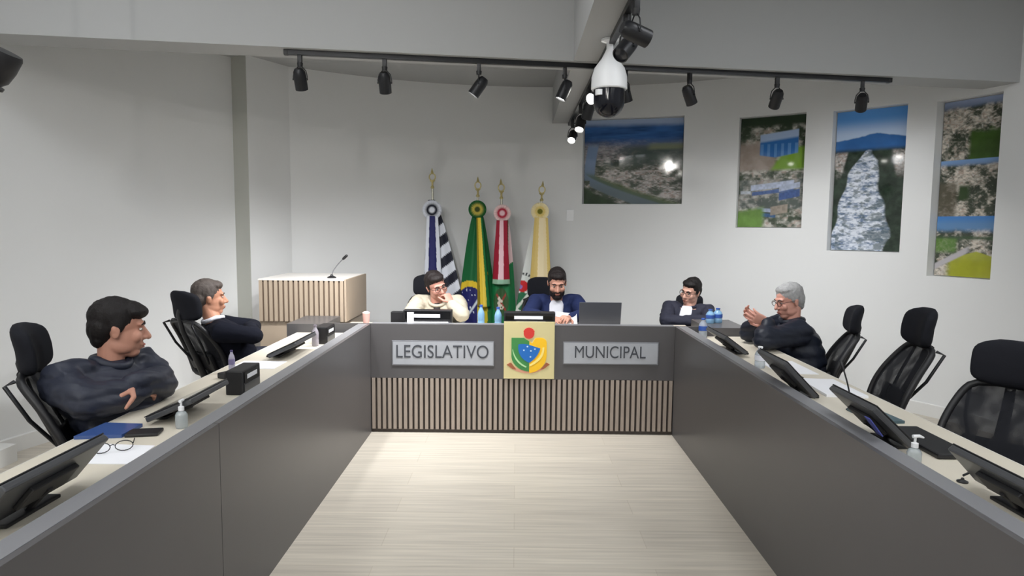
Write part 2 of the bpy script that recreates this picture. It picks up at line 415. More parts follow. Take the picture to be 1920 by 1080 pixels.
def art_three_views(x, y):
    def view(u, v, k):
        c = town(x, y, 60 + 7 * k, 22, 70, (66, 74, 62), (200, 192, 180))
        hz = mixc(flatc(x, [(150, 164, 196), (128, 164, 212), (70, 128, 196)][k]), flatc(x, [(110, 124, 150), (120, 140, 170), (96, 138, 184)][k]), sm(0, .15, v))
        c = mixc(hz, c, sm([.1, .08, .2][k], [.2, .16, .32][k], v + .05 * fbm(u * 6, v * 6, k)))
        if k == 0: g = sm(.4, .5, u) * sm(.55, .65, v + .15 * fbm(u * 5, v * 5, 5)); c = mixc(c, flatc(x, (64, 92, 40)) * (.7 + .6 * fbm(u * 8, v * 8, 3)[..., None]), g)
        if k == 1: g = (1 - sm(.25, .35, u)) * sm(.35, .45, v); c = mixc(c, flatc(x, (92, 86, 72)), g * .8); g = sm(.3, .36, u) * (1 - sm(.45, .55, u)) * sm(.4, .5, v) * (1 - sm(.68, .75, v)); c = mixc(c, flatc(x, (54, 74, 44)), g)
        if k == 2:
            g = sm(.3, .36, v) * (1 - sm(.35, .42, v)); c = mixc(c, flatc(x, (60, 82, 56)), g)
            g = sm(0, .03, v - .56 - .3 * np.abs(u - .68)) * sm(.15, .3, u); c = mixc(c, flatc(x, (164, 168, 58)) * (.85 + .3 * fbm(u * 6, v * 6, 9)[..., None]), g)
            g = sm(0, .04, .07 - np.abs(v - (.85 - .55 * u))) * (1 - sm(.5, .6, u)); c = mixc(c, flatc(x, (186, 182, 186)), g)
            g = (1 - sm(.3, .4, u)) * sm(.34, .4, v) * (1 - sm(.55, .65, v)); c = mixc(c, flatc(x, (94, 134, 56)), g * .8)
        return c
    b1, b2 = .335, .655
    c = mixc(view(x, y / b1, 0), view(x, (y - b1) / (b2 - b1), 1), sm(b1 - .002, b1 + .002, y))
    return mixc(c, view(x, (y - b2) / (1 - b2), 2), sm(b2 - .002, b2 + .002, y))
PRINT = mat_vcol('glossy_print', 0.06, 0.5, 0.0)
PRINTEDGE = mat('print_edge', (60, 64, 70), 0.5)
cutters = {wb.name: [], wr.name: []}
ND = .075
def picture(corn, art, wall, label, nx, nz):
    cx = sum(c[0] for c in corn) / 4; cy = sum(c[1] for c in corn) / 4
    p, tn, n = wall_hit(cx, cy)
    p = p - n * ND * .9
    def on(q):
        d = ray(*q); o = V((0, 0, H)); t = (p - o).dot(n) / d.dot(n); w = o + d * t
        return (w - p).dot(tn), w.z
    A = [on(q) for q in corn]     # tl tr br bl
    x0 = (A[0][0] + A[3][0]) / 2; x1 = (A[1][0] + A[2][0]) / 2; z1 = (A[0][1] + A[1][1]) / 2; z0 = (A[2][1] + A[3][1]) / 2
    p = p + tn * ((x0 + x1) / 2); p.z = 0; w = x1 - x0; zc = (z0 + z1) / 2; h = z1 - z0
    M = Matrix((tn, V((0, 0, 1)), n)).transposed().to_4x4(); M.translation = V((p.x, p.y, zc))
    # niche cutter
    bm = new(); bmesh.ops.create_cube(bm, size=1, matrix=M @ Matrix.Translation((0, 0, .2 - .012)) @ Matrix.Diagonal((w + .012, h + .012, .4, 1)))
    cutters[wall.name].append(obj('cutter', bm, WALLP))
    root = thing('aerial_photograph', label, 'picture', (p.x, p.y, zc), 0)
    M.translation = V((0, 0, 0))
    bm = new(); bmesh.ops.create_cube(bm, size=1, matrix=M @ Matrix.Translation((0, 0, -.004)) @ Matrix.Diagonal((w, h, .01, 1)))
    obj('backing_board', bm, PRINTEDGE, root)
    bm = new(); g = [[bm.verts.new(M @ V((-w / 2 + w * i / nx, h / 2 - h * j / nz, .003))) for i in range(nx + 1)] for j in range(nz + 1)]
    for j in range(nz):
        for i in range(nx): bm.faces.new((g[j][i], g[j + 1][i], g[j + 1][i + 1], g[j][i + 1]))
    po = obj('print', bm, PRINT, root)
    X, Yv = np.meshgrid(np.linspace(0, 1, nx + 1), np.linspace(0, 1, nz + 1))
    c = np.clip(art(X, Yv), 0, 1); rgba = np.concatenate([c.reshape(-1, 3), np.ones((c.shape[0] * c.shape[1], 1))], 1)
    at_ = po.data.color_attributes.new('pattern', 'FLOAT_COLOR', 'POINT'); at_.data.foreach_set('color', rgba.ravel().astype(np.float32))
    return root
picture([(1097, 225), (1283, 222), (1277, 383), (1095, 381)], art_river_town, wb, 'wide aerial photograph of a town inside a river bend, landscape format', 300, 260)
picture([(1392, 222), (1515, 215), (1503, 427), (1382, 425)], art_blue_blocks, wr, 'upright aerial photograph of bright blue buildings on a green lawn', 190, 320)
picture([(1571, 210), (1707, 199), (1690, 471), (1558, 469)], art_rapids, wr, 'upright aerial photograph of a white river running between dark trees', 200, 400)
picture([(1774, 190), (1893, 178), (1865, 521), (1750, 517)], art_three_views, wr, 'tall narrow photograph panel of three aerial views, one above another', 180, 520)
for w in (wb, wr):
    for k, c in enumerate(cutters[w.name]):
        md = w.modifiers.new('n%d' % k, 'BOOLEAN'); md.operation = 'DIFFERENCE'; md.object = c; md.solver = 'EXACT'
    bake(w); w.data.set_sharp_from_angle(angle=math.radians(30))
    for c in cutters[w.name]: me = c.data; bpy.data.objects.remove(c); bpy.data.meshes.remove(me)
# ------------------------------------------------------------------ desks
HD, TZ = .8, .74
XL, XR, YD = -1.049, 1.144, 4.79
LW = .086
def side_desk(sign, xi, label, seams):
    """sign -1: left of the aisle, +1: right; xi: aisle face"""
    root = thing('council_desk', label, 'desk', (xi + sign * .25, 1.5, 0))
    L = lambda bm: bmesh.ops.translate(bm, verts=bm.verts, vec=(-(xi + sign * .25), -1.5, 0))
    def B(bm, x0, x1, y0, y1, z0, z1, bev=0):
        a, b = sorted((xi + sign * x0, xi + sign * x1)); bx(bm, (a, y0, z0), (b, y1, z1), bev); 
    ys = [-.6] + seams + [YD - .002]
    for a, b in zip(ys, ys[1:]):
        bm = new(); B(bm, 0, .02, a + .0015, b - .0015, 0, HD - .001, .001); L(bm); obj('front_panel', bm, LAM, root)
    bm = new(); B(bm, .021, LW, -.6, YD - .002, TZ - .04, HD, .001); L(bm); obj('ledge', bm, LAM_LIT, root)
    bm = new()
    B(bm, LW + .001, .51, -.6, YD - .05, TZ - .03, TZ, .002); L(bm); obj('work_surface', bm, CREAM, root)
    bm = new(); B(bm, .511, .514, -.6, YD - .05, TZ - .03, TZ); L(bm); obj('edge_band', bm, CREAME, root)
    for y in (-.58, 1.1, 2.32, 3.5, YD - .08):
        bm = new(); B(bm, .03, .16, y, y + .025, 0, TZ - .031); L(bm); obj('support_panel', bm, LAM, root)
    return root
side_desk(-1, XL, 'long dark grey council desk on the left with pale work surface', [.9, 2.32])
side_desk(1, XR, 'long dark grey council desk on the right with pale work surface', [.9])
cdk = thing('council_desk', 'central dark grey council desk with slatted front and two signs', 'desk', (0.05, YD + .25, 0))
def CB(name, lo, hi, m, bev=.001):
    bm = new(); bx(bm, lo, hi, bev); bmesh.ops.translate(bm, verts=bm.verts, vec=(-.05, -YD - .25, 0)); return obj(name, bm, m, cdk)
CB('upper_panel', (XL, YD, .405), (XR, YD + .03, HD), LAM)
CB('slat_backing', (XL, YD + .018, .03), (XR, YD + .03, .404), SLATBACK)
bm = new(); ns = 57; pt = (XR - XL) / ns
for i in range(ns):
    x = XL + pt * (i + .5); bx(bm, (x - .0115, YD - .002, .028), (x + .0115, YD + .018, .404))
bmesh.ops.translate(bm, verts=bm.verts, vec=(-.05, -YD - .25, 0)); obj('slat_panel', bm, SLAT, cdk)
CB('plinth', (XL, YD + .012, 0), (XR, YD + .03, .029), SLATBACK)
CB('ledge', (XL, YD + .031, TZ - .03), (XR, YD + .09, HD), LAM_LIT)
CB('work_surface', (-1.31, YD + .091, TZ - .03), (1.34, YD + .50, TZ), CREAM)
CB('edge_band', (-1.31, YD + .501, TZ - .03), (1.34, YD + .504, TZ), CREAME)
CB('end_block', (-1.64, YD - .04, 0), (-1.371, YD + .40, HD), LAM)
CB('end_block', (1.361, YD - .04, 0), (1.65, YD + .40, HD), LAM)
# front panels that close the corner behind the side desks
CB('corner_panel', (-1.37, YD + .01, 0), (XL - .001, YD + .03, HD), LAM)
CB('corner_panel', (XR + .001, YD + .01, 0), (1.36, YD + .03, HD), LAM)
# signs
def text_mesh(name, s, m, parent, M, size, depth, width=None):
    cu = bpy.data.curves.new(name, 'FONT'); cu.body = s; cu.size = size; cu.extrude = depth; cu.align_x = 'CENTER'; cu.align_y = 'CENTER'
    t = bpy.data.objects.new(name, cu); COL.objects.link(t)
    dg = bpy.context.evaluated_depsgraph_get(); me = bpy.data.meshes.new_from_object(t.evaluated_get(dg))
    bpy.data.objects.remove(t)
    xs = [v.co.x for v in me.vertices]; k = (width / (max(xs) - min(xs))) if width else 1
    cx = (max(xs) + min(xs)) / 2
    for v in me.vertices: v.co.x = (v.co.x - cx) * k
    me.transform(M); me.materials.append(m); me.name = name
    return link(name, me, parent)
UPY = Matrix(((1, 0, 0), (0, 0, -1), (0, 1, 0))).to_4x4()   # local xy -> world xz facing the aisle
def sign(s, px0, px1, tx0, tx1, label):
    a = at(*px0, Y=YD); b = at(*px1, Y=YD); cx, cz = (a.x + b.x) / 2, (a.z + b.z) / 2; w, h = b.x - a.x, a.z - b.z
    root = thing('sign_plate', label, 'sign', (cx, YD - .0005, cz))
    bm = new(); bx(bm, (-w / 2, -.006, -h / 2), (w / 2, 0, h / 2), .0015); obj('plate', bm, STEELRIM, root)
    bm = new(); bx(bm, (-w / 2 + .008, -.0075, -h / 2 + .008), (w / 2 - .008, -.0062, h / 2 - .008)); obj('face', bm, STEEL, root)
    t0 = at(tx0[0], tx0[1], Y=YD); t1 = at(tx1[0], tx1[1], Y=YD)
    text_mesh('lettering', s, LETTER, root, Matrix.Translation(((t0.x + t1.x) / 2 - cx, -.009, (t0.z + t1.z) / 2 - cz + .003)) @ UPY, abs(t0.z - t1.z) * 1.42, .0012, t1.x - t0.x)
sign('LEGISLATIVO', (735, 638), (926.5, 686.5), (743.5, 648), (916, 674), 'steel sign plate reading LEGISLATIVO on the central desk front')
sign('MUNICIPAL', (1056, 640.5), (1234, 684.5), (1078, 650), (1210, 674), 'steel sign plate reading MUNICIPAL on the central desk front')
# ---- gold coat-of-arms plate
a = at(945, 603, Y=YD - .02); b = at(1039, 711, Y=YD - .02); gx, gz = (a.x + b.x) / 2, (a.z + b.z) / 2; gw, gh = b.x - a.x, a.z - b.z
crest = thing('coat_of_arms_plate', 'gold plate with green, blue and yellow coat of arms between two signs', 'emblem', (gx, YD - .004, gz))
bm = new(); bx(bm, (-gw / 2, -.012, -gh / 2), (gw / 2, 0, gh / 2), .002); obj('gold_plate', bm, GOLD, crest)
def cp(px, py):   # crop pixels (1163 x 1080 view of the plate, edges 220..985, 90..1000) to plate coordinates
    return ((px - 602) / 765 * gw, (545 - py) / 910 * gh)
def layer(name, pts, y0, d, m, sub=True):
    bm = new(); prism(bm, [cp(*p) for p in pts], d, Matrix.Translation((0, -y0, 0)) @ UPY); return obj(name, bm, m, crest)
def bez(P, n=14):
    P = [V((p[0], p[1])) for p in P]; out = []
    for k in range(n + 1):
        t = k / n; q = P[:]
        while len(q) > 1: q = [q[i] * (1 - t) + q[i + 1] * t for i in range(len(q) - 1)]
        out.append((q[0].x, q[0].y))
    return out
mg = mat('enamel_green', (64, 134, 72), .4); my = mat('enamel_yellow', (244, 192, 38), .4); mb = mat('enamel_blue', (32, 106, 186), .4)
mr = mat('enamel_red', (208, 58, 50), .4); mpale = mat('enamel_pale_green', (176, 214, 160), .4); mbr = mat('enamel_brown', (156, 92, 60), .45); mst = mat('enamel_white', (200, 226, 248), .4); mly = mat('enamel_light_yellow', (246, 222, 128), .4); mrose = mat('enamel_rose', (218, 158, 130), .45)
green = [(335, 345), (520, 345), (560, 375), (602, 400), (602, 880)] + bez([(602, 880), (500, 880), (345, 800), (335, 640)])
layer('green_field', green, .0125, .004, mg)
yellow = [(606, 400), (645, 432)] + bez([(690, 352), (760, 328), (866, 335), (866, 430)]) + bez([(866, 640), (850, 800), (740, 890), (606, 905)])
layer('yellow_field', yellow, .0125, .004, my)
layer('yellow_ridge', bez([(606, 770), (740, 700), (800, 610), (800, 500)]) + bez([(830, 490), (835, 640), (760, 730), (606, 800)]), .0167, .002, mly)
layer('blue_field', [(440, 450)] + bez([(440, 450), (560, 420), (660, 480), (770, 510)]) + bez([(770, 510), (740, 620), (680, 690), (606, 740)]) + bez([(606, 740), (500, 700), (420, 600), (440, 450)])[1:-1], .0170, .002, mb)
layer('pale_stem', bez([(355, 520), (380, 660), (470, 760), (565, 800)]) + bez([(560, 820), (450, 780), (370, 690), (350, 540)]), .0167, .002, mpale)
for sx, sy in ((575, 482), (522, 540), (628, 550), (688, 520), (622, 645)):
    st = [(sx + (18 if k % 2 == 0 else 8) * math.sin(k * PI / 5), sy - (18 if k % 2 == 0 else 8) * math.cos(k * PI / 5)) for k in range(10)]
    layer('star', st, .0192, .001, mst)
bm = new(); c0 = cp(597, 275); rr = 80 / 765 * gw
prism(bm, [(c0[0] + rr * math.cos(t * PI / 12), c0[1] + rr * math.sin(t * PI / 12)) for t in range(24)], .006, Matrix.Translation((0, -.0125, 0)) @ UPY)
obj('red_crown', bm, mr, crest)
bm = new()
for t in range(7):
    aa = PI * (.15 + .7 * t / 6); prism(bm, [(c0[0] + rr * .85 * math.cos(aa) + rr * .28 * math.cos(q * PI / 5), c0[1] + rr * .85 * math.sin(aa) + rr * .28 * math.sin(q * PI / 5)) for q in range(10)], .0045, Matrix.Translation((0, -.0125 - .0001 * t, 0)) @ UPY)
obj('crown_beads', bm, mr, crest)
layer('ribbon', bez([(270, 770), (420, 960), (760, 960), (910, 760)], 20) + bez([(880, 740), (760, 905), (440, 915), (310, 740)], 20), .0122, .002, mrose)
layer('ribbon_end', [(262, 775), (330, 740), (410, 850), (350, 840)], .0145, .002, mbr)
layer('ribbon_end', [(915, 765), (860, 735), (775, 850), (830, 835)], .0145, .002, mbr)
# ------------------------------------------------------------------ lectern
la = at(483, 521, Y=5.2); lb = at(645, 526, Y=5.2); lz = (la.z + lb.z) / 2
lect = thing('lectern', 'beige slatted wooden lectern in front of the pilaster', 'lectern', ((la.x + lb.x) / 2, 5.5, 0))
lw = (lb.x - la.x) / 2; ld = .36
bm = new(); bx(bm, (-lw, -.28, 0), (lw, .38, .75), .004); obj('cabinet', bm, BEIGE, lect)
bm = new(); bx(bm, (-lw, -.285, .751), (lw, .40, lz - .02), .003); obj('upper_cabinet', bm, BEIGED, lect)
bm = new(); ns = 17
for i in range(ns):
    x = -lw + 2 * lw * (i + .5) / ns; bx(bm, (x - .0125, -.302, .752), (x + .0125, -.285, lz - .012))
obj('slat_panel', bm, BEIGE, lect)
bm = new(); bx(bm, (lw + .0005, -.302, .752), (lw + .016, .40, lz), .001); obj('side_panel', bm, BEIGE, lect)
bm = new(); bx(bm, (-lw, -.30, lz - .0115), (lw, .40, lz), .002); obj('top_panel', bm, mat('white_top', (232, 228, 222), .4), lect)
def gooseneck(base, tip, label, mat_, r=.004, head=.011, fs=1.0):
    base, tip = V(base), V(tip); root = thing('gooseneck_microphone', label, 'microphone', base)
    bm = new(); lathe(bm, [(.035 * fs, 0), (.035 * fs, .008 * fs), (.012 * fs, .018 * fs), (.008 * fs, .03 * fs)]); obj('foot', bm, BLACK, root, 40)
    d = tip - base; mid = V((d.x * .12, d.y * .12, d.z * .5))
    pts = [V(p).to_3d() if len(p) == 2 else V(p) for p in []]
    q = [V((0, 0, .02)), mid, d]; pts = []
    for k in range(9):
        t = k / 8; pts.append(q[0] * (1 - t) ** 2 + q[1] * 2 * t * (1 - t) + q[2] * t * t)
    bm = new(); tube(bm, pts, r, 8); obj('stem', bm, mat_, root, 60)
    e = (pts[-1] - pts[-2]).normalized()
    bm = new(); tube(bm, [pts[-1] - e * .005, pts[-1] + e * .03], [head, head], 12, round_ends=True); obj('capsule', bm, BLACK, root, 60)
    return root
MICG = mat('mic_grey', (120, 121, 126), .4, .4)
g = at(622, 520, Y=5.35); g2 = at(646, 484, Y=5.35)
gooseneck((g.x, 5.35, lz), (g2.x, 5.33, g2.z), 'thin grey gooseneck microphone standing on the lectern', MICG)
# ------------------------------------------------------------------ desk-top things
def monitor(sign, xt, zt, xb, y0, y1, label):
    """small touch screen leaning on the desk: top edge over the ledge side, screen to the seat"""
    yc = (y0 + y1) / 2; root = thing('touch_screen', label, 'monitor', (xb, yc, TZ), 0, 'touch screens on the council desks')
    a = V((0, 0, .034)); t = V((xt - xb, 0, zt - TZ)); hgt = (t - a).length; d = (t - a).normalized()
    n = V((sign * d.z, 0, -sign * d.x))        # towards the seat
    if n.z < 0: n = -n
    w = y1 - y0
    R = Matrix((V((0, 1, 0)), d, n)).transposed()
    c = (a + t) / 2
    bm = new(); box(bm, c - n * .014, (w, hgt, .022), R, .006); obj('housing', bm, MONBACK, root)
    bm = new(); box(bm, c - n * .001, (w * 1.0, hgt, .004), R, .001); obj('bezel', bm, BLACK, root)
    bm = new(); box(bm, c + n * .0016, (w - .03, hgt - .03, .001), R); obj('screen', bm, SCREEN, root)
    bm = new(); box(bm, c - n * .032, (w * .45, hgt * .45, .016), R, .004); obj('rear_module', bm, BLACK, root)
    bm = new(); box(bm, V((-sign * .0, 0, .006)), (.08, w * .5, .01), None, .003); tube(bm, [V((-sign * .02, 0, .011)), c * .6 - n * .03 + V((0, 0, .012)), c - n * .036], .012, 8)
    obj('stand', bm, BLACK, root)
    return root
for s, xt, zt, xb, y0, y1, lb_ in [
    (-1, -1.197, .894, -1.30, 1.50, 1.90, 'leaning touch screen nearest the camera on the left desk'),
    (-1, -1.225, .85, -1.40, 2.47, 2.80, 'leaning touch screen beside the crossed arms of the black-haired man'),
    (-1, -1.24, .85, -1.40, 3.72, 4.10, 'leaning touch screen in front of the man in the black sweater'),
    (1, 1.301, .872, 1.392, 1.58, 1.955, 'leaning touch screen nearest the camera on the right desk'),
    (1, 1.211, .915, 1.36, 2.212, 2.53, 'leaning touch screen with a blue tag on the right desk'),
    (1, 1.19, .925, 1.335, 2.909, 3.245, 'leaning touch screen in front of the chair behind the white papers'),
    (1, 1.25, .87, 1.38, 3.95, 4.35, 'leaning touch screen beside the grey-haired man on the right desk')]:
    monitor(s, xt, zt, xb, y0, y1, lb_)
bm = new(); box(bm, (0, 0, .0), (.004, .035, .075), Matrix.Rotation(math.radians(-38), 3, 'Y'), .001)
q = at(1642, 780, Y=2.205); o = obj('tag_strip', bm, mat('blue_tag', (66, 74, 150), .5), None, loc=(1.275, 2.195, .80)); tag(o, 'blue tag hanging at the end of a touch screen', 'tag')
o.location = (q.x - .01, 2.195, .85)
TEXTW = mat('label_white', (214, 216, 220), .6)
def name_display(loc, rz, L, label, h=.1, gp='black name displays on the desks'):
    root = thing('name_display', label, 'name display', loc, rz, gp)   # faces local -y
    bm = new(); bx(bm, (-L / 2, -.035, 0), (L / 2, .045, h), .006); obj('case', bm, BLACK, root)
    bm = new(); bx(bm, (-L / 2 + .012, -.0375, h * .5), (L / 2 - .012, -.0352, h - .008)); obj('display_panel', bm, SCREEN, root)
    bm = new(); bx(bm, (-L * .3, -.039, h * .62), (L * .26, -.0377, h * .8)); obj('name_strip', bm, TEXTW, root)
    bm = new(); bx(bm, (-L / 2 + .012, -.0375, .012), (L / 2 - .012, -.0352, h * .42)); obj('lower_panel', bm, MONBACK, root)
    return root
name_display((-1.25, 3.04, TZ), PI / 2, .2, 'black name display on the left desk, facing the aisle, nearer one', .11)
name_display((-1.25, 4.36, TZ), PI / 2, .2, 'black name display on the left desk, facing the aisle, farther one', .11)
name_display((-.655, 4.96, TZ), 0, .36, 'black name display in front of the man in the cream jacket', .145)
name_display((.1, 4.97, TZ), 0, .38, 'black name display behind the gold coat of arms', .135)
# white panel pieces next to the central displays
def slab(name, lo, hi, m, label, cat, bev=.001, rz=0, group=None):
    c = [(a + b) / 2 for a, b in zip(lo, hi)]; bm = new(); bx(bm, [a - b for a, b in zip(lo, c)], [a - b for a, b in zip(hi, c)], bev)
    o = obj(name, bm, m, None, loc=c); o.rotation_euler.z = rz; return tag(o, label, cat, group)
slab('paper_stack', (-.80, 4.889, TZ), (-.50, 4.92, TZ + .06), PAPER, 'stack of white papers before the left central name display', 'papers')
slab('paper_stack', (.0, 4.889, TZ), (.22, 4.925, TZ + .068), PAPER, 'stack of white papers just behind the gold coat of arms', 'papers')
slab('card', (-.803, 4.905, TZ), (-.755, 4.915, TZ + .13), PAPER, 'small white card beside the left central name display', 'card')
bm = new(); bx(bm, (-.05, -.035, 0), (.05, .035, .125), .004)
o = obj('equipment_box', bm, BLACK, None, loc=(-.885, 5.0, TZ)); tag(o, 'black box left of the central name display', 'box')
# bottles
BLUEP = mat('blue_pet', (150, 196, 232), .15, 0, .5, trans=.35); BLUEL = mat('blue_label', (52, 88, 170), .5); CLEARP = mat('clear_pet', (222, 230, 238), .12, 0, .5, trans=.6); GELM = mat('clear_gel', (214, 222, 226), .1, trans=.6)
def bottle(loc, h, r, label, m, lm=None, capm=None, group='water bottles on the desks'):
    root = thing('water_bottle', label, 'bottle', loc, 0, group)
    bm = new(); lathe(bm, [(r * .86, 0), (r, .008), (r, h * .3), (r * .93, h * .34), (r, h * .38), (r, h * .62), (r * .8, h * .74), (r * .42, h * .86), (r * .4, h * .93)]); obj('body', bm, m, root, 40)
    bm = new(); lathe(bm, [(r * .47, h * .92), (r * .47, h * .995), (r * .4, h)]); obj('cap', bm, capm or BLUEL, root, 40)
    if lm: bm = new(); lathe(bm, [(r * 1.02, h * .36), (r * 1.02, h * .6)]); obj('label_band', bm, lm, root, 40)
    return root
p = at(902, 602, Y=5.0); bottle((p.x, 5.0, TZ), .18, .026, 'light blue bottle left of the Brazilian flag, behind the central desk', BLUEP)
p = at(934, 602, Y=5.0); bottle((p.x, 5.0, TZ), .165, .027, 'light blue bottle beside the gold coat of arms', BLUEP)
bottle((1.318, 4.70, TZ), .135, .03, 'blue labelled water bottle at the corner of the right desk', CLEARP, BLUEL)
bottle((1.45, 4.99, HD), .105, .032, 'blue labelled water bottle on the far end block, left one', BLUEP, BLUEL)
bottle((1.515, 5.02, HD), .11, .034, 'blue labelled water bottle on the far end block, right one', BLUEP, BLUEL)
p = at(1411, 690, Z=TZ); bottle((1.345, 3.66, TZ), .12, .028, 'clear water bottle on the right desk before the grey-haired man', CLEARP, mat('pale_label', (216, 218, 228), .5), WHITE)
p = at(443, 690, Z=TZ); bottle((-1.47, 3.42, TZ), .115, .016, 'slim bottle with a purple cap before the man in the sweater', mat('violet_pet', (190, 186, 206), .15, trans=.4), mat('violet_label', (120, 112, 150), .5), mat('violet_cap', (58, 50, 96), .5))
bottle((-1.27, 4.20, TZ), .135, .022, 'slim greyish bottle beside the farther name display', mat('grey_pet', (184, 178, 188), .2, trans=.3), None, mat('grey_cap', (132, 124, 134), .4))
def pump(loc, s, label, rz=0):
    root = thing('sanitizer_bottle', label, 'bottle', loc, rz, 'hand sanitizer pumps'); 
    bm = new(); lathe(bm, [(.03 * s, 0), (.033 * s, .006), (.033 * s, .075 * s), (.026 * s, .09 * s), (.013 * s, .098 * s), (.012 * s, .105 * s)]); obj('body', bm, GELM, root, 40)
    bm = new(); lathe(bm, [(.016 * s, .1 * s), (.016 * s, .122 * s), (.006 * s, .126 * s), (.006 * s, .15 * s)]); tube(bm, [(-.012 * s, 0, .154 * s), (.02 * s, 0, .156 * s), (.042 * s, 0, .148 * s)], [.009 * s, .008 * s, .004 * s], 8); obj('pump_head', bm, WHITE, root, 40)
    return root
pump((1.285, 2.115, TZ), .66, 'clear sanitizer pump bottle near the right desk ledge')
pump((-1.25, 2.455, TZ), .66, 'clear sanitizer pump bottle on the left desk by the folder', 1.5)
# papers, folder, glasses, phones
def sheet(pts, label, z=TZ, name='paper_sheet', m=PAPER, th=.002, cat='paper', group=None):
    cx = sum(p[0] for p in pts) / len(pts); cy = sum(p[1] for p in pts) / len(pts)
    bm = new(); prism(bm, [(p[0] - cx, p[1] - cy) for p in pts], th); return tag(obj(name, bm, m, None, loc=(cx, cy, z + .0005)), label, cat, group)
sheet([(-1.43, 2.06), (-1.22, 2.06), (-1.235, 2.24), (-1.445, 2.255)], 'white papers with eyeglasses on them on the left desk')
sheet([(-1.555, 2.30), (-1.40, 2.325), (-1.40, 2.46), (-1.545, 2.47)], 'shiny blue folder on the left desk beside the white papers', TZ, 'folder', mat('blue_folder', (58, 84, 140), .25), .012, 'folder')
slab('phone', (-1.40, 2.335, TZ), (-1.29, 2.41, TZ + .012), BLACK, 'black phone on the left desk by the sanitizer bottle', 'phone', .004, .2)
slab('handset', (-1.50, 3.30, TZ), (-1.33, 3.36, TZ + .03), BLACK, 'black handset beside the slim purple-capped bottle', 'phone', .008, 1.1)
sheet([(-1.52, 3.5), (-1.28, 3.5), (-1.28, 3.7), (-1.52, 3.7)], 'white paper in front of the man in the black sweater')
sheet([(1.42, 3.02), (1.60, 3.0), (1.60, 3.34), (1.43, 3.36)], 'large white paper spread on the right desk', TZ, 'paper_sheet', PAPER, .012)
sheet([(1.40, 3.5), (1.6, 3.5), (1.6, 3.85), (1.40, 3.85)], 'white paper under the elbow of the grey-haired man')
slab('keyboard', (1.41, 2.19, TZ), (1.535, 2.52, TZ + .018), BLACK, 'flat dark keyboard on the right desk behind the sanitizer pump', 'keyboard', .006)
slab('phone', (1.25, 2.30, TZ), (1.30, 2.46, TZ + .012), BLACK, 'black phone lying along the right desk ledge', 'phone', .004)
slab('phone', (1.39, 3.38, TZ), (1.47, 3.46, TZ + .012), BLACK, 'black phone beside the clear bottle on the right desk', 'phone', .004)
slab('notebook', (1.41, 2.60, TZ), (1.53, 2.80, TZ + .012), mat('teal_cover', (70, 92, 100), .4), 'dark teal notebook next to the large white paper', 'notebook', .002, .1)
gl = thing('eyeglasses', 'thin folded eyeglasses lying on the white papers', 'glasses', (-1.335, 2.165, TZ + .004), .5)
for sx in (-1, 1):
    bm = new(); tube(bm, [(sx * .033 + .026 * math.cos(k * PI / 8), 0, .018 + .017 * math.sin(k * PI / 8)) for k in range(17)], .0016, 6); obj('rim', bm, BLACKM, gl)
    bm = new(); tube(bm, [(sx * .06, 0, .024), (sx * .062, .06, .02), (sx * .06, .12, .004)], .0017, 6); obj('temple', bm, BLACKM, gl)
bm = new(); tube(bm, [(-.008, 0, .022), (0, -.001, .026), (.008, 0, .022)], .0016, 6); obj('bridge', bm, BLACKM, gl)
lp = thing('laptop', 'dark grey open laptop on the central desk by the man in navy', 'laptop', (.62, 5.06, TZ), 0)
bm = new(); bx(bm, (-.155, -.02, 0), (.155, .2, .016), .004); obj('keyboard_base', bm, MONBACK, lp)
bm = new(); box(bm, (0.01, -.045, .113), (.315, .008, .195), Matrix.Rotation(math.radians(14), 3, 'X'), .003); obj('lid', bm, mat('laptop_lid', (82, 84, 92), .4, .2), lp)
p = at(1068, 598, Y=5.16)
bm = new(); box(bm, (0, 0, 0), (.16, .002, .12), Matrix.Rotation(math.radians(-50), 3, 'X') @ Matrix.Rotation(.15, 3, 'Z')); o = obj('paper_sheet', bm, PAPER, None, loc=(p.x - .02, 5.17, TZ + .06)); tag(o, 'white paper held by the bearded man in the navy suit', 'paper')
p = at(690, 590, Y=4.9)
pk = thing('pink_cup', 'small pink cup standing at the left corner of the central desk', 'cup', (p.x - .0, 4.84, HD))
bm = new(); lathe(bm, [(.022, 0), (.026, .06), (.026, .065), (.0, .065)], 20); obj('cup_body', bm, mat('pink_plastic', (226, 176, 164), .5), pk, 40)
bm = new(); lathe(bm, [(.027, .0655), (.027, .074), (.012, .084), (.0, .085)], 20); obj('cup_lid', bm, mat('pink_lid', (236, 200, 188), .5), pk, 40)
# microphones on desks
gooseneck((1.42, 2.80, TZ), (1.40, 2.84, TZ + .17), 'thin black microphone beside the large white paper', BLACKM, .0035, .006, .5)
gooseneck((1.36, 1.99, TZ), (1.395, 1.97, TZ + .05), 'short curved black microphone at the near right touch screen', BLACKM, .0035, .005, .45)
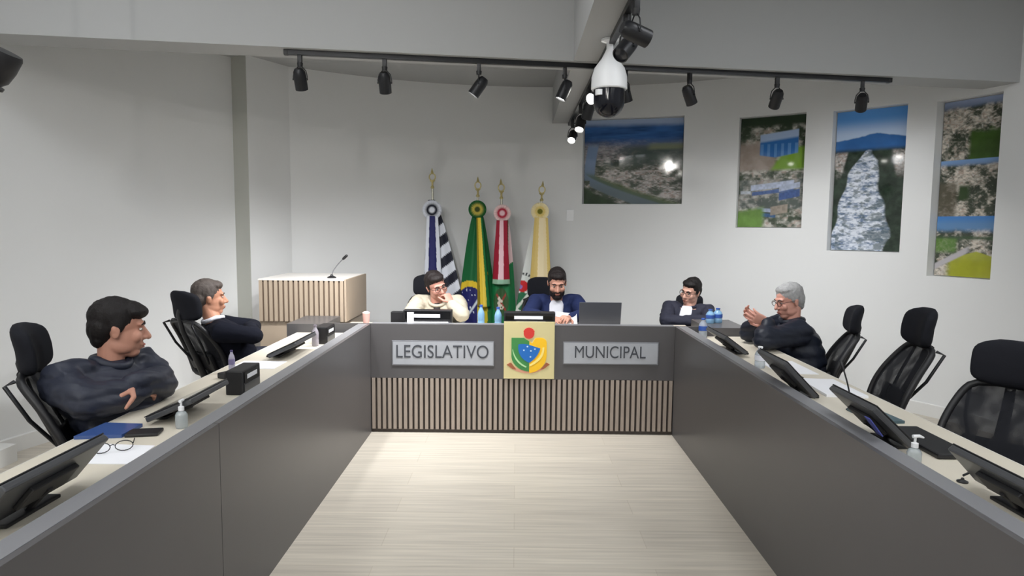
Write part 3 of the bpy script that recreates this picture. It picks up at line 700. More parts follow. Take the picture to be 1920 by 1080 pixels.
# ------------------------------------------------------------------ flags
FLAGM = mat_vcol('flag_cloth', .6, .3, 0, (30, .15, .004)); ROS = mat_vcol('rosette_cloth', .65, .25)
YF = 6.68
def colour(o, fn):
    me = o.data; n = len(me.vertices); co = np.empty(n * 3); me.vertices.foreach_get('co', co); co = co.reshape(-1, 3)
    c = np.clip(fn(co), 0, 1); rgba = np.concatenate([c, np.ones((n, 1))], 1)
    a = me.color_attributes.new('pattern', 'FLOAT_COLOR', 'POINT'); a.data.foreach_set('color', rgba.ravel().astype(np.float32))
def cloth(name, root, xl, xr, ztop, zbot, y0, fold, fn, nx=60, nz=110, seed=0, thick=True):
    """hanging cloth: xl/xr give edge x at height parameter t (0 top); folds deepen downwards"""
    bm = new(); g = []
    for j in range(nz + 1):
        t = j / nz; z = ztop + (zbot - ztop) * t; a, b = xl(t), xr(t); row = []
        for i in range(nx + 1):
            s = i / nx
            f = fold * (.25 + .75 * t) * (math.sin(s * 9.5 + seed + t * .8) + .5 * math.sin(s * 21 + seed * 2.1 + t * 1.5))
            bow = -.10 * math.sin(PI * s) * (0.3 + .7 * t) * min(1, (b - a) / .25)
            row.append(bm.verts.new((a + (b - a) * s, y0 + bow + f, z)))
        g.append(row)
    for j in range(nz):
        for i in range(nx): bm.faces.new((g[j][i], g[j + 1][i], g[j + 1][i + 1], g[j][i + 1]))
    o = obj(name, bm, FLAGM, root, 80)
    colour(o, fn)
    md = o.modifiers.new('t', 'SOLIDIFY'); md.thickness = .003; bake(o); return o
def rosette(root, x, z, r, cols):
    bm = new(); n = 40
    prof = [(0, .012), (r * .22, .012), (r * .24, .016), (r * .45, .014), (r * .5, .02), (r * .9, .012), (r, .0), (r * .9, -.006), (0, -.006)]
    M = Matrix.Translation((x, -.075, z)) @ Matrix.Rotation(PI / 2, 4, 'X')
    rings = []
    for k, (rr, zz) in enumerate(prof):
        ring = []
        for j in range(n):
            a = 2 * PI * j / n; pl = (.003 if j % 2 else -.003) * min(1, rr / r * 1.6) * (1 if rr > r * .3 else 0)
            ring.append(bm.verts.new(M @ V((max(rr, 1e-4) * math.cos(a), max(rr, 1e-4) * math.sin(a), zz + pl))))
        rings.append(ring)
    for a, b in zip(rings, rings[1:]):
        for j in range(n): bm.faces.new((a[j], a[(j + 1) % n], b[(j + 1) % n], b[j]))
    bm.faces.new(rings[0]); bm.faces.new(rings[-1])
    bmesh.ops.subdivide_edges(bm, edges=[e for e in bm.edges], cuts=1)
    o = obj('rosette', bm, ROS, root)
    def fn(co):
        d = np.hypot(co[:, 0] - x, co[:, 2] - z) / r; out = np.zeros((len(co), 3))
        out[:] = L3(cols[0]); out[d < .62] = L3(cols[1]); out[d < .26] = L3(cols[2]); return out
    colour(o, fn); return o
def streamers(root, x, ztop, zbot, w0, w1, cols, fork=0.0, lean=0.0, fringe=None):
    """two hanging ribbon tails below a rosette with vertical stripes"""
    def fn(co):
        t = (ztop - co[:, 2]) / (ztop - zbot); w = w0 + (w1 - w0) * t; c0 = x + lean * t
        s = (co[:, 0] - c0) / w + .5
        out = np.zeros((len(co), 3)); k = np.clip((s * len(cols)).astype(int), 0, len(cols) - 1)
        for i, c in enumerate(cols): out[k == i] = L3(c)
        if fringe is not None: out[t > .93] = L3(fringe)
        return out
    o = cloth('streamer', root, lambda t: x + lean * t - (w0 + (w1 - w0) * t) / 2, lambda t: x + lean * t + (w0 + (w1 - w0) * t) / 2, ztop, zbot, -.10, .004, fn, 48, 60, 1.3)
    return o
def flag(px_fin, px_ros, label, build, lean=0):
    f = at(*px_fin, Y=YF); r = at(*px_ros, Y=YF)
    root = thing('flag', label, 'flag', (r.x, YF, 0))
    dx = f.x - r.x
    bm = new(); tube(bm, [(-dx * 4.4, .0, 0.02), (dx * .62, 0, f.z - .16)], .011, 12); obj('pole', bm, CHROME, root, 60)
    bm = new(); M = Matrix.Translation((dx * .62, 0, f.z - .165))
    lathe(bm, [(.011, 0), (.018, .005), (.018, .018), (.010, .03), (.010, .06), (.026, .075), (.026, .082)], 16, M)
    tube(bm, [V((dx * .7, 0, f.z - .085)) + V((.03 * math.cos(k * PI / 8), 0, .034 + .034 * math.sin(k * PI / 8))) for k in range(17)], .006, 8)
    tube(bm, [(dx * .8, 0, f.z - .02), (dx * .95, 0, f.z + .005), (dx, 0, f.z + .035)], [.016, .011, .002], 10)
    obj('finial', bm, BRASS, root, 50)
    bm = new(); lathe(bm, [(.1, 0), (.1, .02), (.04, .04), (.02, .07)], 24, Matrix.Translation((-dx * 4.4, 0, 0))); obj('base', bm, CHROME, root, 40)
    build(root, r, lambda px, py: (at(px, py, Y=YF).x - r.x, at(px, py, Y=YF).z))
    return root
W_, K_, N_ = (222, 226, 236), (30, 32, 46), (30, 32, 92)
def flag_stripes(root, r, P):
    z = r.z
    def fn(co):
        u = co[:, 0] * .62 - co[:, 2] * .78
        k = np.floor(u / .0875).astype(int) % 2; out = np.zeros((len(co), 3)); out[:] = L3(W_); out[k == 0] = L3(K_); return out
    cloth('cloth', root, lambda t: -.05 - .06 * t, lambda t: .02 + .33 * t ** .8, z + .1, .55, -.02, .012, fn, seed=.4)
    streamers(root, 0.005, z - .06, .75, .11, .2, [W_, N_, N_, W_], lean=.01)
    rosette(root, 0, z, .095, [W_, K_, W_])
    bm = new(); 
def flag_green(root, r, P):
    z = r.z; gcx, gcz = P(893, 590)
    def fn(co):
        x, zz = co[:, 0], co[:, 2]; out = np.zeros((len(co), 3)); out[:] = L3((18, 96, 50))
        cx, cz = P(862, 585)
        # folded diamond reads as a broad curved yellow band round a blue globe
        d = np.hypot((x - P(884, 0)[0]) * 1.0, (zz - P(0, 566)[1]) * .72) / .17
        out[(d < 1.12) & (x < P(905, 0)[0])] = L3((222, 190, 46)); out[(d < .87) & (x < P(905, 0)[0])] = L3((30, 32, 98))
        band = np.abs((zz - P(0, 575)[1]) - (x - P(884, 0)[0]) * 1.5) < .022; out[(d < .87) & band] = L3((206, 216, 226))
        st = (d < .8) & (vnoise(x * 60 + 50, zz * 60 + 50, 5) > .9); out[st] = L3((214, 220, 236))
        yb = (x > P(899, 0)[0]) & (x < P(918, 0)[0] + 0.0); out[yb & (zz < P(0, 500)[1])] = L3((204, 186, 40))
        return out
    cloth('cloth', root, lambda t: -.045 - .16 * t ** .7, lambda t: .05 + .16 * t ** .8, z - .05, .55, -.02, .014, fn, seed=1.9)
    streamers(root, .02, z - .08, .72, .055, .13, [(150, 130, 30), (230, 196, 60), (236, 206, 80), (20, 110, 56)], lean=.05)
    rosette(root, 0, z, .088, [(20, 92, 44), (206, 190, 92), (60, 74, 24)])
def flag_red(root, r, P):
    z = r.z
    def fn(co):
        x, zz = co[:, 0], co[:, 2]; out = np.zeros((len(co), 3)); out[:] = L3((234, 226, 224))
        top = zz > P(0, 485)[1] + (np.abs(x - .02) - .06) * .6
        out[:] = L3((24, 116, 66)); out[top & (x > .06)] = L3((238, 206, 208)); out[top & (x < -.03)] = L3((236, 226, 214))
        out[(x > -.1) & (x < .055) & top] = L3((168, 32, 56))
        ex, ez = P(944, 0)[0], P(0, 556)[1]; d = np.hypot((x - ex) / .075, (zz - ez) / .14)
        out[d < 1] = L3((50, 84, 46)); br = (d < .85) & (np.abs(np.abs(x - ex) * 1.4 - np.abs(zz - ez) * .8) < .014); out[br] = L3((150, 60, 48))
        wh = (d < .5) & (vnoise(x * 45, zz * 45, 9) > .55); out[wh] = L3((216, 206, 190)); return out
    cloth('cloth', root, lambda t: -.05 - .07 * t ** .8, lambda t: .05 + .10 * t ** .6, z - .05, .55, -.03, .012, fn, seed=3.1)
    streamers(root, -.005, z - .07, P(0, 522)[1], .1, .175, [(160, 28, 52), (160, 28, 52), (240, 200, 208), (240, 200, 208), (160, 28, 52), (160, 28, 52)], fringe=(150, 190, 164))
    rosette(root, 0, z, .085, [(240, 214, 212), (188, 46, 70), (238, 200, 206)])
def flag_white(root, r, P):
    z = r.z
    def fn(co):
        x, zz = co[:, 0], co[:, 2]; out = np.zeros((len(co), 3)); out[:] = L3((228, 232, 228))
        ex, ez = P(985, 0)[0], P(0, 527)[1]; d = np.hypot(x - ex, zz - ez)
        a = np.arctan2(zz - ez, x - ex); ring = (np.abs(d - .125) < .014) & (a > .3) & (np.sin(a * 26) > -.1); out[ring] = L3((70, 74, 74))
        out[d < .058] = L3((204, 40, 46)); out[(np.hypot(x - ex + .02, zz - ez + .005) < .02)] = L3((150, 120, 190))
        g = (np.hypot((x - ex + .0) / .10, (zz - ez + .15) / .09) < 1); out[g] = L3((44, 112, 76)); out[g & (np.abs((x - ex) - (zz - ez + .15) * .8) < .016)] = L3((226, 230, 222))
        out[(zz < P(0, 575)[1]) & (np.abs((x - ex) * .9 + (zz - ez + .26)) < .014)] = L3((60, 120, 60))
        return out
    cloth('cloth', root, lambda t: -.03 - .22 * t ** .75, lambda t: .03 + .13 * t ** .7, z - .05, .55, -.02, .012, fn, seed=5.0)
    streamers(root, .012, z - .06, P(0, 520)[1], .13, .21, [(228, 200, 120), (232, 206, 132), (244, 226, 184), (244, 226, 184), (244, 224, 178), (228, 200, 120)], fringe=(236, 222, 170))
    rosette(root, 0, z, .088, [(248, 234, 190), (240, 218, 140), (120, 116, 30)])
flag((810, 322), (812, 394), 'furled flag with black and white diagonal stripes, first from the left', flag_stripes)
flag((896, 338), (896, 393), 'furled green Brazilian flag with yellow and a blue globe', flag_green)
flag((939, 342), (942, 400), 'furled red, white and green flag with rosette in red', flag_red)
flag((1018, 346), (1012, 397), 'furled white flag with yellow streamers behind the man in navy', flag_white)
# ------------------------------------------------------------------ tracks, spots, dome camera
tk = thing('lighting_track', 'long black lighting track along the cross beam', 'track', (.6, 4.45, ZB))
pL = beam_pt(-1.40, .06); pR = beam_pt(2.60, .06)
ang = math.atan2(bdir.y, bdir.x)
mid = (pL + pR) / 2; tk.location = (mid.x, mid.y, ZB); tk.rotation_euler.z = ang; half = (pR - pL).length / 2
bm = new(); bx(bm, (-half, -.017, -.03), (half, .017, -.0005), .002); obj('rail', bm, BLACKM, tk)
for e_ in (-1, 1): bm = new(); bx(bm, (e_ * half - .012, -.019, -.032), (e_ * half + .012, .019, -.0005), .003); obj('end_cap', bm, BLACK, tk)
tk2 = thing('lighting_track', 'black lighting track running along the beam towards the back wall', 'track', (.525, 4.9, ZB))
bm = new(); bx(bm, (-.017, -2.3, -.03), (.017, 2.0, -.0005), .002); obj('rail', bm, BLACKM, tk2)
for e_ in (-2.3, 2.0): bm = new(); bx(bm, (-.019, e_ - .012, -.032), (.019, e_ + .012, -.0005), .003); obj('end_cap', bm, BLACK, tk2)
LENSON = mat('lens_lit', (255, 255, 255), .3, emit=((255, 252, 244), 14)); LENSOFF = mat('lens_dark', (40, 42, 46), .15)
def spot(loc, rz, tilt, label, lit=False, s=1.0, group='spotlights on the long front track', beam=0):
    """head aims along local -y turned down by tilt"""
    root = thing('track_spotlight', label, 'spotlight', loc, rz, group)
    bm = new(); bx(bm, (-.014 * s, -.014 * s, -.05 * s), (.014 * s, .014 * s, 0), .002); lathe(bm, [(.017 * s, -.075 * s), (.02 * s, -.05 * s), (.012 * s, -.048 * s)], 14); obj('adapter', bm, BLACK, root, 40)
    c = V((0, 0, -.155 * s))
    bm = new()
    for sx in (-1, 1): tube(bm, [(sx * .010 * s, 0, -.07 * s), (sx * .038 * s, 0, -.10 * s), (sx * .046 * s, 0, -.135 * s), (sx * .046 * s, 0, -.16 * s)], .0035 * s, 8)
    tube(bm, [(-.05 * s, 0, c.z), (.05 * s, 0, c.z)], .006 * s, 8); obj('yoke', bm, BLACKM, root, 60)
    d = V((0, -math.cos(tilt), -math.sin(tilt))); R = frame_z(d)
    M = Matrix.Translation(c) @ R.to_4x4()
    bm = new(); lathe(bm, [(.0, -.07 * s), (.026 * s, -.07 * s), (.038 * s, -.05 * s), (.041 * s, -.02 * s), (.041 * s, .068 * s), (.036 * s, .07 * s), (.035 * s, .055 * s), (0, .055 * s)], 24, M); hd_ = obj('housing', bm, BLACKM, root, 40)
    bm = new(); lathe(bm, [(.034 * s, .0555 * s), (.034 * s, .06 * s), (0, .064 * s)], 24, M); obj('lens', bm, LENSON if lit else LENSOFF, root, 40)
    if beam:
        ld = bpy.data.lights.new('beam', 'SPOT'); ld.energy = beam; ld.spot_size = math.radians(112); ld.spot_blend = 1; ld.shadow_soft_size = .06; ld.color = (.985, .99, 1)
        lo = bpy.data.objects.new('beam', ld); COL.objects.link(lo); lo.parent = root
        lo.matrix_local = Matrix.Translation(c + d * .09) @ frame_z(-d).to_4x4()
    return root
BEAM = {561: 52, 720: 54, 898: 54, 1062: 48, 1176: 36, 1299: 26, 1464: 17, 1627: 12}
Zt = ZB - .03
names = ['first spotlight from the left on the long front track', 'second spotlight from the left on the long front track', 'third spotlight from the left, turned sideways on the front track',
         'spotlight on the front track just left of the beam', 'spotlight on the front track half hidden by the dome camera', 'spotlight on the front track above the gap right of the town picture',
         'second last spotlight on the right of the front track', 'last spotlight on the right end of the front track']
tz = [(561, 90, .55), (720, 80, .6), (898, 150, .85), (1062, 160, 1.0), (1176, 160, 1.0), (1299, 160, .95), (1464, 170, .75), (1627, 200, .75)]
for (x, a, tl), nm in zip(tz, names):
    # x along the track from the photograph
    best = min((abs((at(x, 0, Y=1).x / at(x, 0, Y=1).y) - (beam_pt(q / 100, .06).x / beam_pt(q / 100, .06).y)), q) for q in range(-160, 290))[1] / 100
    p = beam_pt(best, .06)
    rz = {90: PI, 80: PI, 150: PI + .9, 160: PI + .5, 170: PI, 200: PI - .4}[a]
    if a == 150: rz = -PI * .5
    if a == 160: rz = PI + 1.0 * -.9 if x > 1100 else -PI * .5
    spot((p.x, p.y, Zt), rz, {561: 1.1, 720: 1.1, 898: .95, 1062: 1.15, 1176: 1.15, 1299: 1.0, 1464: .8, 1627: .7}[x], nm, True, .92, beam=BEAM[x])
ln = ['spotlight on the long beam track nearest the camera, at the photo top', 'square-on black spotlight high on the beam track above the dome camera', 'third spotlight along the beam track, beside the dome camera stem',
      'lit spotlight on the beam track left of the dome camera', 'fifth spotlight along the beam track', 'lit spotlight on the beam track under the front track', 'lit spotlight at the far end of the beam track']
for k, (y, rz, tl, lit) in enumerate([(3.12, 1.9, .3, True), (3.36, -.8, .75, False), (4.16, PI, 1.2, False), (4.6, -.75, .35, True), (5.1, PI + .5, 1.1, False), (5.75, -.35, 1.0, True), (6.55, -.3, .75, True)]):
    spot((.525, y, Zt), rz, tl, ln[k], lit, 1.0, 'spotlights on the beam track')
dc = thing('dome_camera', 'white dome security camera with black globe hanging from the beam', 'security camera', (.47, 3.9, ZB))
zc = 2.225 - ZB
def DP(y, yy): return at(1142, yy, Y=3.9).z - ZB
bm = new(); lathe(bm, [(.05, 0), (.05, -.012), (.02, -.02), (.019, DP(0, 92)), (.03, DP(0, 100)), (.045, DP(0, 110)), (.085, DP(0, 128)), (.1, DP(0, 145)), (.102, DP(0, 167)), (.096, DP(0, 169)), (0, DP(0, 169))], 36); obj('housing', bm, WHITE, dc, 40)
gz_ = DP(0, 191); gr = gz_ - DP(0, 221)
bm = new(); lathe(bm, [(.088, DP(0, 169) - .001), (.088, gz_)] + [(.088 * math.cos(t * PI / 16), gz_ - gr * math.sin(t * PI / 16)) for t in range(1, 9)], 36); obj('globe', bm, mat('smoked_dome', (10, 12, 22), .15, 0, .35), dc, 60)
bm = new(); lathe(bm, [(.024, 0), (.024, -.03), (.0, -.03)], 16, Matrix.Translation((-.06, -.055, DP(0, 172)))); obj('infrared_lamp', bm, WHITE, dc, 40)
dc.location.x = at(1142, 165, Y=3.9).x
sp = thing('loudspeaker', 'black loudspeaker at the upper left edge of the photo', 'speaker', (-2.30, 2.72, ZC))
q = at(0, 122, Y=2.9)
sp.location = (q.x - .03, 2.9, ZC)
bm = new(); lathe(bm, [(.04, 0), (.04, -.012), (.012, -.02), (.012, q.z - ZC + .07), (0, q.z - ZC + .07)], 16); obj('bracket', bm, BLACKM, sp, 40)
bm = new(); R = Matrix.Rotation(math.radians(28), 3, 'Y'); M = Matrix.Translation((0, 0, q.z - ZC)) @ R.to_4x4()
lathe(bm, [(0, -.08), (.05, -.078), (.075, -.05), (.085, .0), (.088, .06), (.082, .075), (0, .078)], 28, M); obj('cabinet', bm, BLACK, sp, 40)
bm = new(); lathe(bm, [(.07, -.0785), (.068, -.09), (0, -.092)], 28, M); obj('grille', bm, BLACKM, sp, 40)
# wall outlets
def outlet(px, label, sockets=True):
    p, tn, n = wall_hit(*px); root = thing('wall_outlet', label, 'outlet', p, 0)
    R = Matrix((tn, V((0, 0, 1)), n)).transposed()
    bm = new(); box(bm, n * .004, (.075, .115, .008), R, .003); obj('cover_plate', bm, WHITE, root)
    if not sockets: return
    bm = new()
    for dz in (-.022, .022): box(bm, n * .0085 + V((0, 0, dz)), (.03, .024, .002), R)
    obj('socket', bm, mat('socket_grey', (190, 192, 194), .5), root)
outlet((1640, 722), 'white wall outlet low on the right wall behind the chairs')
outlet((1069, 404), 'white wall plate right of the flags under the town picture', False)
# ------------------------------------------------------------------ chairs
def chair_proto():
    """faces local +x; origin on the floor under the seat"""
    root = thing('office_chair', '', 'chair', (0, 0, 0), 0, 'black mesh office chairs')
    bm = new(); loft(bm, [((0.02, 0, .40), (.20, 0, 0), (0, .20, 0)), ((.02, 0, .405), (.235, 0, 0), (0, .235, 0)), ((.02, 0, .45), (.245, 0, 0), (0, .24, 0)), ((.01, 0, .475), (.22, 0, 0), (0, .215, 0)), ((.0, 0, .48), (.12, 0, 0), (0, .12, 0))], 28); obj('seat', bm, FABRIC, root, 50)
    # back: curve in xz
    def bp(t):   # t 0 bottom..1 top of backrest
        return V((-.21 - .20 * t + .05 * math.sin(PI * t) * .8, 0, .50 + .42 * t))
    W = lambda t: (.185 + .035 * math.sin(PI * min(1, t * 1.1)) - .03 * t) * (1 - max(0, t - .86) ** 2 * 14)
    NB = 26
    outline = [bp(k / NB) + V((0, W(k / NB), 0)) for k in range(NB + 1)] + [bp(1 - k / NB) - V((0, W(1 - k / NB), 0)) for k in range(NB + 1)]
    bm = new(); k_ = len(outline)
    for _ in range(2): outline = [(outline[(i - 1) % k_] + outline[i] * 2 + outline[(i + 1) % k_]) / 4 for i in range(k_)]
    tube(bm, outline + [outline[0], outline[1]], .016, 10); obj('back_frame', bm, BLACK, root, 60)
    bm = new(); g = []
    for k in range(NB + 1):
        t = k / NB; c = bp(t); w = W(t); g.append([bm.verts.new(c + V((.018 * (1 - (s / 6) ** 2) * -1, w * s / 6, 0))) for s in range(-6, 7)])
    for a, b in zip(g, g[1:]):
        for i in range(12): bm.faces.new((a[i], a[i + 1], b[i + 1], b[i]))
    obj('back_mesh', bm, NET, root, 60)
    bm = new(); n0 = V((-.9, 0, -.4))
    spine = [bp(0) + V((.05, 0, -.04)), bp(.05) + V((-.05, 0, 0)), bp(.4) + V((-.075, 0, 0)), bp(.8) + V((-.055, 0, 0)), bp(1) + V((-.02, 0, .03)), bp(1) + V((-.005, 0, .10))]
    tube(bm, spine, [.03, .032, .026, .022, .018, .014], 10, flat=((1, 0, 0), .6)); obj('spine', bm, BLACK, root, 60)
    bm = new(); box(bm, bp(.30) + V((-.035, 0, 0)), (.03, .26, .13), Matrix.Rotation(-.4, 3, 'Y'), .012); obj('lumbar_pad', bm, BLACK, root)
    for sy in (-1, 1):
        bm = new(); tube(bm, [bp(.98) + V((-.01, sy * .13, -.01)), bp(.93) + V((-.05, sy * .16, 0)), bp(.6) + V((-.075, sy * .15, 0)), bp(.28) + V((-.05, sy * .09, 0))], .008, 8); obj('back_support', bm, BLACKM, root, 60)
    hc = bp(1) + V((.0, 0, .085))
    bm = new(); secs = []
    for k in range(17):
        t = k / 16; u = 2 * t - 1; prof = max(.12, (1 - abs(u) ** 5)) ** .42
        secs.append((hc + V((.016 - .03 * t + .03 * (1 - abs(u)) ** .5 * .4, 0, .1 * u)), (0, .138 * prof, 0), (.036 * prof, 0, 0)))
    bm = new()
    rings = []
    for c, a_, b_ in secs:
        ring = []
        for j in range(32):
            an = 2 * PI * j / 32; ca, sa = math.cos(an), math.sin(an)
            ring.append(bm.verts.new(c + V(a_) * math.copysign(abs(ca) ** .55, ca) + V(b_) * math.copysign(abs(sa) ** .75, sa)))
        rings.append(ring)
    for p_, q_ in zip(rings, rings[1:]):
        for j in range(32): bm.faces.new((p_[j], p_[(j + 1) % 32], q_[(j + 1) % 32], q_[j]))
    bm.faces.new(rings[0]); bm.faces.new(rings[-1])
    for v in bm.verts: v.co.x += .035 * (v.co.y / .135) ** 2
    obj('headrest', bm, FABRIC, root, 60)
    for sy in (-1, 1):
        bm = new(); tube(bm, [(-.05, sy * .22, .41), (-.05, sy * .275, .43), (-.05, sy * .28, .60)], .013, 10); obj('arm_post', bm, BLACK, root, 60)
        bm = new(); box(bm, (-.03, sy * .28, .612), (.23, .07, .025), None, .01); obj('armrest', bm, BLACK, root)
    bm = new(); lathe(bm, [(.03, .09), (.03, .28), (.022, .28), (.022, .36), (.1, .38), (.1, .40)], 18); obj('gas_column', bm, BLACKM, root, 40)
    bm = new()
    for k in range(5):
        a = 2 * PI * k / 5 + .3; d = V((math.cos(a), math.sin(a), 0)); tube(bm, [d * .02 + V((0, 0, .105)), d * .16 + V((0, 0, .095)), d * .27 + V((0, 0, .07))], [.026, .022, .015], 10)
    obj('star_base', bm, BLACK, root, 50)
    for k in range(5):
        a = 2 * PI * k / 5 + .3; d = V((math.cos(a), math.sin(a), 0)); w = V((-d.y, d.x, 0)); c = d * .27 + V((0, 0, .03)); bm = new()
        for s in (-1, 1): tube(bm, [c + w * s * .008, c + w * s * .026], .029, 14)
        tube(bm, [c, c + V((0, 0, .04))], .008, 8); obj('caster', bm, BLACK, root, 50)
    return root
CH = chair_proto(); first = True
def chair(seat, rz, label, s=1.0):
    global first
    loc = (seat[0], seat[1], 0)
    if first:
        o = CH; o.location = loc; o.rotation_euler.z = rz; o['label'] = label; first = False
    else: o = dup(CH, loc, rz, label)
    o.scale = (s, s, s); return o
A = math.atan2
chair((-1.56, 2.76), A(.38, .92), 'black mesh office chair behind the black-haired man in the foreground', 1.0)
chair((-1.90, 4.54), A(.85, .55), 'black mesh office chair behind the man in the black sweater', .98)
chair((-.78, 5.62), A(-1, .02), 'black mesh office chair behind the man in the cream jacket', .97)
chair((.27, 5.74), A(-1, .12), 'black mesh office chair behind the man in the navy suit', .95)
chair((1.46, 5.60), A(-.9, -.2), 'black mesh office chair behind the young man with crossed arms', .84)
chair((1.84, 4.42), A(.26, -.96), 'side-on black mesh chair behind the grey-haired man', .92)
chair((1.70, 3.50), A(.15, -.99), 'empty black mesh office chair in the middle of the right row', 1.0)
chair((1.74, 2.52), A(-.60, -.80), 'empty black mesh office chair nearest the camera on the right', .95)
# ------------------------------------------------------------------ people
def skin(name, rgb): return mat(name, rgb, .5, 0, .35, bump=(120, .08, .001), var=(25, .05))
EYEW = mat('eye_white', (196, 188, 180), .4); IRIS = mat('iris_dark', (38, 26, 20), .2); LIP = mat('lip', (164, 104, 92), .5)
def hand_parts(bm, w, d, n, side, curl=.5, s=1.0, spread=.12):
    """wrist w, finger direction d, palm normal n (palm side), side = thumb direction sign"""
    d = V(d).normalized(); n = V(n); n = (n - d * n.dot(d)).normalized(); x = d.cross(n) * side   # x: thumb side
    w = V(w)
    ctr = w + d * .045 * s
    loft(bm, [(w, x * .026 * s, n * .019 * s), (w + d * .02 * s, x * .033 * s, n * .017 * s), (w + d * .06 * s, x * .041 * s, n * .015 * s), (w + d * .09 * s, x * .04 * s, n * .013 * s), (w + d * .1 * s, x * .03 * s, n * .008 * s)], 16)
    for k, (off, L) in enumerate([(.031, .072), (.0105, .08), (-.0105, .074), (-.031, .058)]):
        p = w + d * (.088 - .006 * abs(off) / .03) * s + x * off * s; dd = (d + x * off / .031 * spread).normalized()
        ax = x; pts = [p - d * .01 * s, p]; c = curl * (.8 + .12 * k)
        for j, f in enumerate((.42, .33, .25)):
            dd = Quaternion(d.cross(n), 0) @ dd; q = dd * math.cos(c) + n * math.sin(c); q.normalize()
            n2 = n * math.cos(c) - dd * math.sin(c); dd = q; n_ = n2
            p = p + dd * L * f * s; pts.append(p.copy()); n, nkeep = n_, n
            if j == 2: pass
        tube(bm, pts, [.0095 * s, .0095 * s, .0088 * s, .008 * s, .0068 * s], 10, round_ends=True)
        n = (w * 0 + V(n))
        n = V(ctr * 0); n = d.cross(x) * side; n = n if True else n
        n = -n if (n.dot(V(d.cross(x) * side)) < 0) else n
        n = x.cross(d) * side if False else PALM[0]
    p = w + d * .025 * s + x * .03 * s
    t1 = (d * .55 + x * .75 + PALM[0] * .35).normalized(); t2 = (d * .85 + x * .3 + PALM[0] * .35).normalized()
    tube(bm, [p - x * .012 * s, p + t1 * .035 * s, p + t1 * .035 * s + t2 * .03 * s, p + t1 * .035 * s + t2 * .055 * s], [.013 * s, .0115 * s, .0095 * s, .0075 * s], 10, round_ends=True)
PALM = [None]
def hand(bm, w, d, n, side, curl=.5, s=1.0, spread=.12):
    d_ = V(d).normalized(); n_ = V(n); PALM[0] = (n_ - d_ * n_.dot(d_)).normalized()
    hand_parts(bm, w, d, PALM[0], side, curl, s, spread)
def headM(c, f, u, s):
    f = V(f).normalized(); u = V(u); u = (u - f * u.dot(f)).normalized(); y = -f; x = y.cross(u)
    M = Matrix((x, y, u)).transposed().to_4x4(); M.translation = V(c); return M @ Matrix.Scale(s, 4)
def hE(bm, M, c, r, rot=None, seg=20):
    m = M @ Matrix.Translation(V(c)) @ ((rot.to_4x4()) if rot else Matrix.Identity(4)) @ Matrix.Diagonal((r[0], r[1], r[2], 1))
    bmesh.ops.create_uvsphere(bm, u_segments=seg, v_segments=seg // 2, radius=1, matrix=m)
def head_parts(bm, M, s, wide=1.0):
    hE(bm, M, (0, .014, .03), (.074 * wide, .094, .09), None, 28)
    hE(bm, M, (0, -.018, -.035), (.063 * wide, .074, .088), None, 24)
    hE(bm, M, (0, -.048, -.098), (.036 * wide, .034, .026))           # chin
    for sx in (-1, 1):
        hE(bm, M, (sx * .042 * wide, -.012, -.07), (.02, .046, .034)) # jaw
        hE(bm, M, (sx * .04, -.066, -.03), (.026, .02, .026))         # cheek
        hE(bm, M, (sx * .074 * wide, .014, -.012), (.008, .018, .03), Matrix.Rotation(.3 * sx, 3, 'Z'))   # ear
        hE(bm, M, (sx * .077 * wide, .02, .0), (.009, .010, .016))
    hE(bm, M, (0, -.074, .022), (.054, .018, .014))                   # brow
    tube(bm, [M @ V(p) for p in ((0, -.08, .012), (0, -.096, -.012), (0, -.108, -.033))], [.009 * s, .011 * s, .014 * s], 12, round_ends=True)
    for sx in (-1, 1): hE(bm, M, (sx * .012, -.094, -.038), (.009, .011, .008))
    hE(bm, M, (0, -.083, -.066), (.026, .014, .008)); hE(bm, M, (0, -.08, -.078), (.022, .014, .008))
def limb(bm, pts, rad, n=14): tube(bm, pts, rad, n, round_ends=True)
def fold_disp(amp, seed, qs=None):
    def fn(co, no):
        r = amp * (np.array([0.0]) + (fbm(co[:, 0] * 9 + co[:, 2] * 5, co[:, 2] * 16 + co[:, 1] * 8, seed, 3) - .5) * 2)
        if qs: r = r + qs[1] * (np.abs(np.sin(co[:, 2] * PI / qs[0] + .8 * (fbm(co[:, 0] * 5, co[:, 1] * 5, seed + 3, 2) - .5))) - .6)
        return r
    return fn
